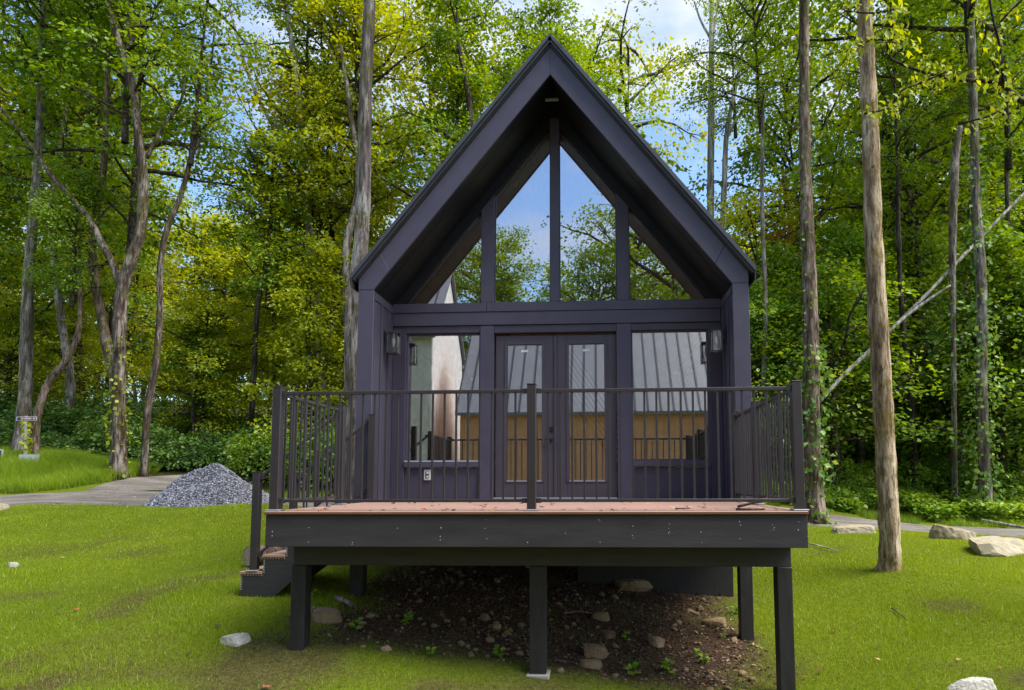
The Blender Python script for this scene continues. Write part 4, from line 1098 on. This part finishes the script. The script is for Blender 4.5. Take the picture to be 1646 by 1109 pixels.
# trees behind the camera, seen mirrored in the upper glass
for x, y, k, i, Ht, b_ in ((-9, -27, 'tall', 0, 17, 3.5), (-4.2, -22, 'tall', 1, 14, 2.6), (.2, -27, 'tall', 2, 17, 2.5), (5.0, -24, 'open', 0, 20, 3.5), (9.5, -23, 'tall', 3, 17, 3), (-14, -24, 'open', 1, 16, 3), (14, -27, 'tall', 0, 17, 3.2), (2.8, -31, 'open', 1, 21, 4), (-7, -35, 'tall', 3, 20, 3), (8, -36, 'far', 0, 19, 2), (-18, -32, 'far', 1, 17, 2), (19, -32, 'far', 2, 17, 2), (-2, -38, 'far', 1, 18, 2), (-6.5, -25, 'tall', 2, 16, 2.5), (2.4, -25.5, 'tall', 0, 14, 2.5), (7.3, -27, 'tall', 1, 18, 3), (11.5, -26, 'tall', 2, 18, 3), (-11, -30, 'tall', 1, 18, 3), (4, -36, 'far', 2, 20, 2)):
    forest_tree(x, y, k, i, 'leaf_mid', Ht, b_, rng, 'tree across the clearing', 'trees across the clearing', 'bark_dark')

# ------------------------------------------------------------------ shrubs and ground cover
SHR = []
def shrub_variant(seed, R_, Hs, n, per, leaf, stretch=1.0):
    rng = np.random.default_rng(seed); mb = MB(); cen = []; axs = []
    for i in range(n):
        a = rng.uniform(0, 6.283); r = R_*math.sqrt(rng.random()); h = Hs*rng.uniform(.25, 1)*(1-.45*(r/R_)**2)
        c = np.array([math.cos(a)*r, math.sin(a)*r, h]); cen.append(c); axs.append(unit(np.array([math.cos(a), math.sin(a), .2])))
        if i % 3 == 0: mb.tube([(c[0]*.15, c[1]*.15, 0), (c[0]*.6, c[1]*.6, h*.6), tuple(c)], [.018, .012, .004], 4, False)
    v, f, tn = sprays(rng, np.array(cen), np.array(axs), per, .36, leaf, .5, .5, .07)
    me = big_mesh('foliage', v, f, {'tone': tn}); me.materials.append(M['leaf_shrub'])
    sm = mb.mesh('stems', True); sm.materials.append(M['twig']); return me, sm
SHR = [shrub_variant(s, 1.25, h, n, 26, .115) for s, h, n in ((1, 1.7, 95), (2, 1.3, 80), (3, 2.3, 120), (4, 1.0, 70))]
SHC = {}
def shrub(x, y, i, sc, label, group, leafm='leaf_shrub', rz=0):
    me, sm = SHR[i]
    if leafm != 'leaf_shrub':
        if (i, leafm) not in SHC:
            m2 = me.copy(); m2.materials.clear(); m2.materials.append(M[leafm]); SHC[(i, leafm)] = m2
        me = SHC[(i, leafm)]
    t = empty('shrub', (x, y, gh(x, y)-.05)); 
    if group:
        ad = ('waist-high', 'low', 'tall', 'very low')[i] + {'leaf_shrub': ' green', 'leaf_dark': ' dark green', 'leaf_mid': ' mid-green', 'leaf_cover': ' bright green'}[leafm]
        tag(t, ad + ' ' + label, 'shrub', ad + ' ' + group)
    else: tag(t, label, 'shrub')
    t.rotation_euler[2] = rz; t.scale = (sc, sc, sc)
    for n, m_ in (('foliage', me), ('stem', sm)):
        o = bpy.data.objects.new(n, m_); COL.objects.link(o); o.parent = t
rs_ = np.random.default_rng(55)
# left edge of the woods
for px in np.arange(-40, 580, 26):
    for j, dep in enumerate((22.2, 24.2, 26.5)):
        p = U(px+rs_.normal(0, 9), 740, CY+dep+rs_.normal(0, .5))
        shrub(p.x, p.y, int(rs_.integers(0, 4)), rs_.uniform(.75, 1.1)*(1+.12*j), 'shrub in the thicket along the far side of the drive', 'thicket shrubs', 'leaf_shrub' if rs_.random() < .6 else 'leaf_dark', rs_.uniform(0, 6.28))
p = U(520, 740, 14.4); shrub(p.x, p.y, 2, 1.15, 'big pale-leaved shrub with arching sprays behind the gravel pile', None, 'leaf_cover')
p = U(430, 745, 15.2); shrub(p.x, p.y, 2, .95, 'rounded mid-green shrub at the tip of the gravel pile', None, 'leaf_mid')
# right: taller shrubs deeper, leafy cover in front
for px in np.arange(1215, 1700, 27):
    for dep in (23.5, 26):
        p = U(px+rs_.normal(0, 9), 760, CY+dep+rs_.normal(0, .6))
        shrub(p.x, p.y, int(rs_.integers(0, 4)), rs_.uniform(.7, 1.05), 'shrub in the shaded woods past the leafy bank', 'shrubs in the shade', 'leaf_dark' if rs_.random() < .35 else 'leaf_mid', rs_.uniform(0, 6.28))
for px, py, dep, sc in ((1345, 770, 19, .7), (1400, 765, 19.5, .75), (1455, 768, 19, .7), (1250, 770, 18.5, .8), (1285, 780, 17.6, .55), (1330, 790, 17.8, .55), (1500, 775, 19.5, .6), (1610, 790, 17.8, .65), (1640, 780, 18.3, .75), (1555, 780, 18.6, .6), (1370, 795, 17.8, .45), (1440, 795, 17.8, .45), (1230, 795, 17.6, .6)):
    p = U(px, py, CY+dep); shrub(p.x, p.y, int(rs_.integers(0, 4)), sc, 'leafy bush on the bank past the drive', 'bushes on the bank', 'leaf_cover', rs_.uniform(0, 6.28))
p = U(1275, 395, CY+24); o = U(1272, 700, CY+24)
t = empty('orange_tree', (o.x, o.y, gh(o.x, o.y)-.1)); tag(t, 'small tree with a patch of orange autumn leaves behind the vine-clad trunk', 'tree')
trunk_mesh([[(0, 0, 0, .07), (.1, 0, 3, .06), (-.05, 0, 6, .05), (0, 0, p.z-t.location.z, .03)]], 7, .05, 3).build('trunk', M['bark_dark'], t, True)
rq = np.random.default_rng(8); cen = np.array([[rq.normal(0, .45), rq.normal(0, .4), p.z-t.location.z+rq.normal(0, .55)] for _ in range(26)])
v, f, tn = sprays(rq, cen, unit(rq.normal(0, 1, (26, 3))), 26, .4, .13)
link('crown', big_mesh('crown', v, f, {'tone': tn}), M['leaf_orange'], t)

# leafy ground cover on the right bank and under the woods' edge
rc_ = np.random.default_rng(99)
def cover(name, n, x0, x1, depth0, depth1, h, leaf, matn, label, thr=.38):
    d_ = rc_.uniform(depth0, depth1, n*2); x_ = rc_.uniform(x0, x1, n*2)
    xx = CX + (x_-951)/FPX*d_; yy = CY+d_
    yd, hw = drive_y(xx)
    ok = (fbm(xx*.8, yy*.8) > thr) & (yy > yd+hw+.5)
    xx, yy = xx[ok][:n], yy[ok][:n]; k = len(xx)
    hh = rc_.random(k)**.7*h*(.4+1.2*fbm(xx*.6+9, yy*.6))
    c = np.stack([xx, yy, gh(xx, yy)+hh], 1); a = rc_.uniform(0, 6.283, k)
    d = np.stack([np.cos(a), np.sin(a), rc_.normal(-.2, .35, k)], 1)
    nr = np.stack([rc_.normal(0, .35, k), rc_.normal(-.15, .35, k), np.ones(k)], 1)
    v, f = leaf_arrays(c, d, nr, leaf*rc_.uniform(.6, 1.4, k), .38)
    tn = np.clip(.15+.6*fbm(xx*1.5, yy*1.5)+.25*hh/h+rc_.normal(0, .12, k), 0, 1)
    tag(link(name, big_mesh(name, v, f, {'tone': np.repeat(tn, 4)}), M[matn]), label, 'ground cover', kind='stuff')
cover('ground_cover', 26000, 1190, 1760, 15.2, 23, .42, .12, 'leaf_cover', 'leafy green ground cover spreading over the bank past the drive')
cover('leaf_litter', 5000, 1190, 1760, 14.8, 19, .05, .10, 'leaf_orange', 'brown and orange fallen leaves strewn along the bank', .5)
cover('woodland_ground_cover', 12000, -80, 600, 21.5, 25, .35, .13, 'leaf_shrub', 'low dark green plants at the foot of the thicket', .3)

# ------------------------------------------------------------------ grass
rgn = np.random.default_rng(404)
def blades(x, y, h, wd, tone, lean=.45):
    k = len(x); a = rgn.uniform(0, 6.283, k); ln = np.abs(rgn.normal(0, lean, k))*h
    z = gh(x, y) - .006
    b = rgn.uniform(0, 6.283, k); sx_, sy_ = np.cos(b)*wd*.5, np.sin(b)*wd*.5
    v = np.stack([np.stack([x-sx_, y-sy_, z], 1), np.stack([x+sx_, y+sy_, z], 1), np.stack([x+np.cos(a)*ln, y+np.sin(a)*ln, z+h], 1)], 1).reshape(-1, 3)
    return v, np.arange(k*3).reshape(-1, 3), np.repeat(np.clip(tone, 0, 1), 3)
def lawn(n, dry):
    d_ = 4.6 + (17.5-4.6)*rgn.random(n)**1.35; u = rgn.uniform(-1.02, .82, n)
    x = CX + u*d_; y = CY + d_
    soil, forest = zones(x, y); yd, hw = drive_y(x)
    under = (np.abs(x-.05) < 2.15) & (y > .9) & (y < 9.2)
    house = (np.abs(x) < 2.5) & (y > 2.6) & (y < 9.3)
    edge = np.where(y < yd, yd-hw, 1e9)
    ok = (y < yd-hw+.12+(fbm(x*2, y*2)-.5)*.5) & ~house
    if dry: keep = rgn.random(n) < .12+.5*soil+.45*np.clip((fbm(x*1.1+31, y*1.1+17)-.5)*4, 0, 1)
    else: keep = rgn.random(n) < np.clip(1.05-soil*1.15, .02, 1)*np.where(under, .12, 1)
    ok &= keep; x, y = x[ok], y[ok]; dd = d_[ok]; k = len(x)
    clump = fbm(x*1.6, y*1.6); cl2 = fbm(x*.45+20, y*.45)
    h = (.018+.052*clump**1.5)*rgn.uniform(.6, 1.3, k); h *= np.where(dry, .8, 1)
    h *= np.where(rgn.random(k) < .012, 1.9, 1)
    wd = .0036*(dd/5)*rgn.uniform(.8, 1.5, k)
    tone = .10+.62*cl2+.35*(clump-.5)+rgn.normal(0, .13, k)+np.clip((dd-6)/26, 0, .3)
    return blades(x, y, h, wd, tone)
v, f, tn = lawn(640000, False)
tag(link('lawn_grass', big_mesh('lawn_grass', v, f, {'tone': tn}), M['grass']), 'short bright green lawn grass around the deck', 'grass', kind='stuff')
v, f, tn = lawn(170000, True)
tag(link('dry_grass', big_mesh('dry_grass', v, f, {'tone': tn}), M['grass_dry']), 'straw-coloured dead grass lying among the lawn', 'grass', kind='stuff')
# tall grass: the mound on the left and verges of the drive
mpt = U(55, 770, CY+20)
n = 150000; x = rgn.uniform(mpt.x-6.6, mpt.x+3.6, n); y = rgn.uniform(mpt.y-2.4, mpt.y+2, n)
q = ((x-mpt.x+1.5)/4.8)**2 + ((y-mpt.y+.1)/2.2)**2; yd, hw = drive_y(x)
ok = (q < 1.35+.3*(fbm(x, y)-.5)) & (y > yd+hw-.1); x, y = x[ok], y[ok]
v, f, tn = blades(x, y, rgn.uniform(.16, .42, len(x))*(.5+fbm(x*1.2, y*1.2)), .015*rgn.uniform(.7, 1.5, len(x)), .45+.5*fbm(x*1.3, y*1.3)+rgn.normal(0, .13, len(x)), .55)
tag(link('tall_grass', big_mesh('tall_grass', v, f, {'tone': tn}), M['grass_tall']), 'tall bright grass covering the mound below the roadside sign', 'grass', kind='stuff')
n = 60000; x = rgn.uniform(-22, 16, n); yd, hw = drive_y(x); y = yd+hw+np.abs(rgn.normal(.1, 1.0, n))-.05
ok = (fbm(x*.9, y*.9) > .40) & ~((x < mpt.x+7.5) & (x > mpt.x+1.8) & (y < 15.5)) ; x, y = x[ok], y[ok]
v, f, tn = blades(x, y, rgn.uniform(.05, .2, len(x)), .012*rgn.uniform(.7, 1.5, len(x)), .1+.5*fbm(x*1.3, y*1.3)+rgn.normal(0, .13, len(x)), .6)
tag(link('verge_grass', big_mesh('verge_grass', v, f, {'tone': tn}), M['grass_tall']), 'rough green grass on the far verge of the drive', 'grass', kind='stuff')

# ------------------------------------------------------------------ stones, gravel pile, litter
def rock_mesh(seed, sub_=2, sq=(1, 1, 1), flat=.0, noise_=.22):
    rr = random.Random(seed); bm = bmesh.new(); bmesh.ops.create_icosphere(bm, subdivisions=sub_, radius=1)
    planes = [(Vector((rr.gauss(0, 1), rr.gauss(0, 1), rr.gauss(0, 1))).normalized(), rr.uniform(.55, .9)) for _ in range(9)]
    if flat: planes.append((Vector((rr.uniform(-.12, .12), rr.uniform(-.12, .12), 1)).normalized(), flat))
    for v_ in bm.verts:
        for n_, d_ in planes:
            k = v_.co.dot(n_)
            if k > d_: v_.co -= n_*(k-d_)*.92
        v_.co *= 1+rr.uniform(-noise_, noise_)*.18
        v_.co = Vector((v_.co.x*sq[0], v_.co.y*sq[1], v_.co.z*sq[2]))
    me = bpy.data.meshes.new('stone'); bm.to_mesh(me); bm.free(); return me
def boulder(px0, px1, pyt, pyb, depth, seed, label, matn='boulder', dy=.6, flat=.5, name='boulder'):
    a, b_ = U(px0, pyb, CY+depth), U(px1, pyb, CY+depth); tp = U((px0+px1)/2, pyt, CY+depth)
    g_ = G((px0+px1)/2, pyb-(pyb-pyt)*.18); depth = g_.y-CY
    a, b_ = U(px0, pyb, g_.y), U(px1, pyb, g_.y); w_ = (b_.x-a.x)/2; xc = g_.x; zg = g_.z; h = (pyb-pyt)/FPX*depth*.9
    me = rock_mesh(seed, 4, (w_*1.12, w_*dy*1.2, h*.85/max(flat, .35)*.9), flat)
    o = link(name, me, M[matn]); o.location = (xc, a.y, zg-h*.08); tag(o, label, 'rock'); return o
boulder(1340, 1403, 846, 862, 12.6, 3, 'flat tan boulder at the lawn edge beside the lone trunk')
b2 = boulder(1497, 1566, 848, 875, 11.2, 8, 'angular tan boulder tilted against the drive edge', dy=.7); b2.rotation_euler = (0, .16, .2)
boulder(1550, 1662, 868, 897, 10.0, 12, 'broad flat-topped tan boulder, biggest on the lawn edge', dy=.6)
boulder(-30, 9, 803, 816, 13.8, 21, 'tan boulder at the lawn edge where the drive begins')
boulder(1524, 1593, 1096, 1118, 5.55, 25, 'pale flat rock half buried in the foreground grass', 'pale_stone')
boulder(354, 398, 1017, 1033, 6.05, 28, 'small white rock in the grass before the stairs', 'pale_stone', name='stone')
boulder(502, 545, 973, 999, 6.9, 31, 'squarish tan rock between the stair side posts under the deck', 'stone', name='stone')
boulder(493, 506, 975, 992, 6.6, 33, 'mossy small rock touching the squarish tan rock', 'stone', name='stone')
boulder(980, 1045, 930, 950, 8.2, 35, 'long flat tan slab before the foundation under the cabin', 'stone', name='stone')
boulder(1128, 1172, 996, 1012, 6.9, 37, 'yellowish flat rock beside the rear support post', 'stone', name='stone')
boulder(950, 980, 985, 1001, 6.8, 39, 'rounded brown stone sitting on the dark soil', 'stone', name='stone')
boulder(964, 986, 1013, 1028, 6.3, 41, 'oval tan stone just in front of the rounded brown one', 'stone', name='stone')
boulder(930, 976, 1036, 1060, 5.95, 43, 'dark brown broad stone near the middle support post', 'stone', name='stone')
boulder(930, 964, 1061, 1076, 5.75, 45, 'smooth tan stone at the grass edge near the middle support post', 'stone', name='stone')
boulder(1040, 1066, 1025, 1044, 6.1, 47, 'mossy tan stone lying in the weeds', 'stone', name='stone')
boulder(12, 28, 897, 908, 9.0, 49, 'lone pale stone in the thin lawn patch', 'pale_stone', name='stone')
sm_ = [rock_mesh(60+i, 2, (1, .8, .6)) for i in range(6)]
for m_ in sm_: m_.materials.append(M['stone'])
rr = random.Random(12); k = 0
while k < 170:
    x, y = rr.uniform(-1.9, 2.0), rr.uniform(.35, 3.0)
    s = min(.085, .018+abs(rr.gauss(0, .022)))
    o = bpy.data.objects.new('small_stone', sm_[rr.randrange(6)]); COL.objects.link(o)
    o.location = (x, y, gh(x, y)+s*.25); o.scale = (s, s, s); o.rotation_euler = (rr.uniform(-.4, .4), rr.uniform(-.4, .4), rr.uniform(0, 6.28))
    tag(o, 'small brown stone scattered on the bare soil under the deck', 'stone', 'small stones under the deck'); k += 1
# soil debris: chips, sticks (nobody could count it)
nd = 12000; x = rgn.uniform(-2.3, 2.4, nd); y = rgn.uniform(-.1, 4.5, nd); s_, _ = zones(x, y); ok = (s_ > .45) & (y > .30+.25*rgn.random(nd)) & (np.abs(x-.05) < 2.0+.25*rgn.random(nd)); x, y = x[ok], y[ok]; k = len(x)
a = rgn.uniform(0, 6.283, k)
v, f = leaf_arrays(np.stack([x, y, gh(x, y)+.006], 1), np.stack([np.cos(a), np.sin(a), rgn.normal(0, .3, k)], 1), np.stack([rgn.normal(0, .4, k), rgn.normal(0, .4, k), np.ones(k)], 1), rgn.uniform(.014, .06, k), .24)
chip, t_, b_ = new_mat('soil_chips'); at = t_.nodes.new('ShaderNodeAttribute'); at.attribute_name = 'tone'
t_.links.new(ramp(t_, at.outputs['Fac'], [(0, (.05, .025, .015)), (.5, (.11, .055, .032)), (1, (.30, .215, .14))]), b_.inputs['Base Color']); b_.inputs['Roughness'].default_value = .9
tag(link('soil_debris', big_mesh('soil_debris', v, f, {'tone': np.repeat(rgn.random(k), 4)}), chip), 'bark chips and dead leaves covering the soil under the deck', 'debris', kind='stuff')
# weeds under the deck
def weed(x, y, s, seed):
    rg_ = np.random.default_rng(seed); k = 16
    a = rg_.uniform(0, 6.283, k); r = rg_.random(k)*s
    c = np.stack([np.cos(a)*r*.5, np.sin(a)*r*.5, rg_.random(k)*s], 1); d = np.stack([np.cos(a), np.sin(a), rg_.normal(.1, .3, k)], 1)
    c[:, :2] *= .2
    v, f = leaf_arrays(c, d, np.stack([rg_.normal(0, .3, k), rg_.normal(-.3, .3, k), np.ones(k)], 1), s*rg_.uniform(.45, .8, k), .38)
    o = link('weed', big_mesh('weed', v, f, {'tone': np.repeat(rg_.uniform(.3, .9, k), 4)}), M['leaf_cover']); o.location = (x, y, gh(x, y))
    tag(o, 'small green weed sprouting at the edge of the soil under the deck', 'weed', 'weeds by the deck')
for i, (px, py) in enumerate(((655, 998), (652, 1006), (505, 960), (818, 1022), (800, 1060), (690, 1056), (1005, 1030), (1072, 1085), (1120, 1060), (1160, 1030), (1130, 1070), (570, 1012), (1015, 1090), (1180, 990), (475, 962))):
    p = G(px, py); weed(p.x, p.y, rr.uniform(.05, .11), i)

# gravel pile
gp = U(318, 806, CY+15.1); bw = (U(408, 806, CY+15.1)-U(218, 806, CY+15.1)).x/2; ph = U(318, 748, CY+15.1).z - gh(gp.x, gp.y)
gr_ = np.random.default_rng(6)
def pile_h(x, y):
    r = np.hypot(x/bw, y/(bw*.8)); n_ = (fbm(x*1.6+7, y*1.6+7)-.5)*.45
    z = ph*np.clip(1-np.sqrt(r**2+.012)+.10, 0, None)*1.0*(1+n_)
    return z + ph*.10*np.exp(-((x/bw+.55)**2+(y/bw)**2)/.06)
gx_, gy_ = np.meshgrid(np.linspace(-1.15, 1.15, 60)*bw, np.linspace(-1.0, 1.0, 50)*bw)
gz_ = pile_h(gx_, gy_) + gh(gx_+gp.x, gy_+gp.y+.6) - gh(gp.x, gp.y+.6) - .03
ii = np.arange(3000).reshape(50, 60); ff = np.stack([ii[:-1, :-1], ii[:-1, 1:], ii[1:, 1:], ii[1:, :-1]], -1).reshape(-1, 4)
pile = empty('gravel_pile', (gp.x, gp.y+.6, gh(gp.x, gp.y+.6))); tag(pile, 'cone-shaped pile of blue-grey crushed gravel on the drive', 'gravel pile')
link('core', big_mesh('core', np.stack([gx_, gy_, gz_], -1).reshape(-1, 3), ff, None, True), M['gravel'], pile)
ng = 15000; x = gr_.uniform(-1.12, 1.12, ng)*bw; y = gr_.uniform(-1, .55, ng)*bw; zz_ = pile_h(x, y)
ok = (zz_ > .006) | (gr_.random(ng) < .16); x, y, zz_ = x[ok], y[ok], zz_[ok]; k = len(x)
z = zz_ + gh(x+gp.x, y+gp.y+.6) - gh(gp.x, gp.y+.6) - .02
base = np.array([[1, 0, 0], [-1, 0, 0], [0, 1, 0], [0, -1, 0], [0, 0, .8], [0, 0, -.8]], float); tri = np.array([[0, 2, 4], [2, 1, 4], [1, 3, 4], [3, 0, 4], [2, 0, 5], [1, 2, 5], [3, 1, 5], [0, 3, 5]])
sz_ = gr_.uniform(.012, .034, k)
v = base[None]*sz_[:, None, None]*gr_.uniform(.6, 1.4, (k, 6, 1)) + gr_.normal(0, .25, (k, 6, 3))*sz_[:, None, None]
v = (v + np.stack([x, y, z], 1)[:, None]).reshape(-1, 3); f = (tri[None]+np.arange(k)[:, None, None]*6).reshape(-1, 3)
gm_, t_, b_ = new_mat('gravel_chips'); at = t_.nodes.new('ShaderNodeAttribute'); at.attribute_name = 'tone'
t_.links.new(ramp(t_, at.outputs['Fac'], [(0, (.06, .06, .073)), (.5, (.18, .18, .215)), (1, (.44, .44, .49))]), b_.inputs['Base Color']); b_.inputs['Roughness'].default_value = .85
gch = link('gravel_stones', big_mesh('gravel_stones', v, f, {'tone': np.repeat(gr_.random(k), 6)}), gm_, pile); gch['kind'] = 'stuff'

# fallen leaves: on the deck boards, in the grass
lm_ = []
for i in range(4):
    rg2 = random.Random(i+40); a_ = MB(); n_ = 9
    pts = [(math.cos(t*6.283/n_)*(1 if t % 2 == 0 else .62)*rg2.uniform(.8, 1.1), math.sin(t*6.283/n_)*(.75 if t % 2 == 0 else .5)*rg2.uniform(.8, 1.1)) for t in range(n_)]
    a_.v = [(0, 0, .18)] + [(p[0], p[1], rg2.uniform(0, .34)) for p in pts] + [(1.6, .1, .1)]
    a_.f = [(0, 1+t, 1+(t+1) % n_) for t in range(n_)]
    lm_.append(a_)
lcol = [painted('fallen_leaf_%s' % n_, c, .25, .7, (1, 1, 1), 30, .1) for n_, c in (('brown', (.10, .045, .025)), ('dark', (.045, .022, .014)), ('rust', (.33, .08, .03)), ('tan', (.42, .26, .10)))]
lme = [[a_.mesh('fallen_leaf') for a_ in lm_] for _ in lcol]
for i, c in enumerate(lcol):
    for m_ in lme[i]: m_.materials.append(c)
names_ = ('brown', 'dark brown', 'rust-red', 'tan')
rl = random.Random(81)
def fleaf(x, y, z, s, where, grp, ci=None):
    ci = rl.choices((0, 1, 2, 3), (4, 4, 2, 3))[0] if ci is None else ci
    o = bpy.data.objects.new('fallen_leaf', lme[ci][rl.randrange(4)]); COL.objects.link(o)
    o.location = (x, y, z); o.scale = (s, s, s*rl.uniform(.5, 1.3)); o.rotation_euler = (rl.uniform(-.25, .25), rl.uniform(-.25, .25), rl.uniform(0, 6.28))
    tag(o, '%s fallen leaf lying %s' % (names_[ci], where), 'leaf', '%s leaves %s' % (names_[ci], grp))
for i in range(95):
    x, y = rl.uniform(-2.1, 2.15), -.06+2.3*rl.random()**1.5
    fleaf(x, y, .003, rl.uniform(.016, .036), 'on the deck planks', 'on the deck')
for i in range(110):
    d_ = 5+6*rl.random()**1.3; x = CX+rl.uniform(-.85, .72)*d_; y = CY+d_
    if abs(x) < 2.0 and y > .8: continue
    fleaf(x, y, gh(x, y)+.025, rl.uniform(.018, .036), 'in the lawn grass', 'in the lawn')
for i in range(70):
    x = rl.uniform(-13, -4); yd, hw = drive_y(x); y = yd+rl.uniform(-.9, 1.1)*hw
    fleaf(x, y, gh(x, y)+.045, rl.uniform(.03, .055), 'on the gravel drive', 'on the drive', rl.choice((2, 3, 3)))
# twigs on the deck
def stick(name, pts, r, label, matn='twig', cat='twig'):
    o = MB().tube(catmull(pts, 4), list(np.linspace(r, r*.5, (len(pts)-1)*4+1)), 7).build(name, M[matn], None, True); tag(o, label, cat); return o
def dz(px, py, z=.015):
    d = ray(px, py); t = (z-CZ)/d.z; return Vector((CX, CY, CZ))+d*t
a = dz(1185, 815.5); stick('twig', [(a.x, a.y, .012), (a.x+.16, a.y+.02, .05), (a.x+.30, a.y+.03, .10), (a.x+.36, a.y+.03, .145)], .012, 'crooked twig propped on the bottom rail by the deck corner')
a = dz(1182, 819.5); stick('twig', [(a.x, a.y, .012), (a.x+.09, a.y-.005, .011), (a.x+.2, a.y, .012), (a.x+.24, a.y+.02, .012)], .011, 'short dark twig lying flat below the propped one')
a = dz(1085, 817); stick('twig', [(a.x, a.y, .008), (a.x+.06, a.y+.02, .008), (a.x+.13, a.y, .008)], .006, 'thin twig among the leaves on the deck')
# sticks on the soil and in the grass
for i, (p, q, r, lab) in enumerate((((540, 968), (566, 985), .035, 'short broken branch lying on the rocks under the deck'), ((1432, 985), (1458, 1008), .009, 'thin curved stick in the right-hand lawn'),
                                    ((1300, 880), (1345, 892), .014, 'bleached stick on the grass by the deck corner'), ((1578, 846), (1650, 858), .05, 'pale fallen branch across the far drive verge'), ((905, 990), (952, 993), .012, 'dead stick on the dark soil'))):
    a, b_ = G(*p), G(*q); m_ = (a+b_)/2; m_.z = gh(m_.x, m_.y)
    stick('stick', [a+Vector((0, 0, r+.02)), m_+Vector((.01, .02, r+.03)), b_+Vector((0, 0, r+.02))], r, lab, 'bark_pale' if i in (2, 3) else 'bark_brown', 'stick')
# log lying behind the stairs
c = U(398, 872, CY+8.3); lg = empty('log', (c.x, c.y, gh(c.x, c.y))); tag(lg, 'sawn log lying in the grass behind the stair newel', 'log')
L_ = MB().tube([(0, 0, .14), (.35, .55, .15), (.75, 1.15, .16)], [.13, .135, .125], 14, False).build('bark', M['bark_brown'], lg, True)
n_ = Vector((-.75, -1.15, 0)).normalized()
e_ = MB().tube([Vector((0, 0, .14)), Vector((0, 0, .14))+n_*.004], [.122, .118], 14).build('cut_end', M['cut'], lg)

# ------------------------------------------------------------------ roadside signs
sgw = painted('sign_white', (.5, .5, .51), .06, .5)
Ys = CY+19.6
a, b_ = U(27, 664.5, Ys), U(59.5, 671, Ys); bx_ = U(40, 735, Ys); gz_ = gh(bx_.x, Ys)
sg = empty('road_sign', (bx_.x, Ys, gz_)); tag(sg, 'narrow red and white sign on a vine-wrapped white post by the road', 'sign')
inv = Matrix.Translation((-bx_.x, -Ys, -gz_))
def sq(o): o.parent = sg; o.matrix_parent_inverse = inv; return o
pxm = U(41, 668, Ys).x
sq(MB().bar((bx_.x-.02, Ys+.03, gz_-.1), (pxm, Ys+.03, a.z+.02), .07, .05).build('post', sgw, None))
pn = sq(box('board', sgw, None, a.x, b_.x, Ys-.012, Ys, b_.z, a.z, .003))
redm = painted('dark_red_print', (.22, .02, .03), .1, .5); dkm = painted('dark_green_print', (.02, .03, .02), .1, .5); pkm = painted('pale_pink_print', (.62, .42, .42), .1, .5)
wd_ = b_.x-a.x; hh_ = a.z-b_.z
for (u0, u1, m_, ly) in ((.05, .20, dkm, 1), (.21, .96, redm, 1), (.25, .36, pkm, 2), (.40, .74, pkm, 2), (.82, .93, sgw, 2)):
    sub(box('print', m_, None, a.x+wd_*u0, a.x+wd_*u1, Ys-.012-.004*ly, Ys-.012-.004*(ly-1)-.0005, b_.z+hh_*(.14 if ly == 1 else .3), a.z-hh_*(.14 if ly == 1 else .3)), pn)
vi = np.random.default_rng(5); zt_ = a.z-gz_
me = ivy([(0, 0, 0, .03), (.0, 0, zt_*.5, .03), (pxm-bx_.x, .03, zt_, .03)], vi, 130, .05, .11, .8); link('vine', me, M['leaf_yel'], sg)
a, b_ = U(31, 725.5, Ys-.4), U(62, 736, Ys-.4); 
ws = empty('low_sign', ((a.x+b_.x)/2, Ys-.4, gh((a.x+b_.x)/2, Ys-.4))); tag(ws, 'blank white board standing in the tall grass under the road sign', 'sign')
inv2 = Matrix.Translation(tuple(-c for c in ws.location))
for o in (box('board', sgw, None, a.x, b_.x, Ys-.42, Ys-.39, b_.z-.05, a.z, .003), box('stake', sgw, None, a.x+.08, a.x+.12, Ys-.385, Ys-.36, ws.location.z-.1, a.z-.05), box('stake', sgw, None, b_.x-.12, b_.x-.08, Ys-.385, Ys-.36, ws.location.z-.1, a.z-.05)):
    o.parent = ws; o.matrix_parent_inverse = inv2
a, b_ = U(-24, 717, Ys-.2), U(4.5, 733, Ys-.2)
ys_ = empty('yard_sign', ((a.x+b_.x)/2, Ys-.2, gh((a.x+b_.x)/2, Ys-.2))); tag(ys_, 'dark blue yard sign with white border in the tall grass', 'sign')
inv3 = Matrix.Translation(tuple(-c for c in ys_.location)); blm = painted('dark_blue_print', (.02, .025, .07), .1, .5)
for o in (box('border', sgw, None, a.x, b_.x, Ys-.22, Ys-.2, b_.z-.1, a.z, .003), box('face', blm, None, a.x+.04, b_.x-.05, Ys-.226, Ys-.2205, b_.z-.08, a.z-.035), box('stake', sgw, None, a.x+.1, a.x+.13, Ys-.198, Ys-.18, ys_.location.z-.1, a.z-.05)):
    o.parent = ys_; o.matrix_parent_inverse = inv3
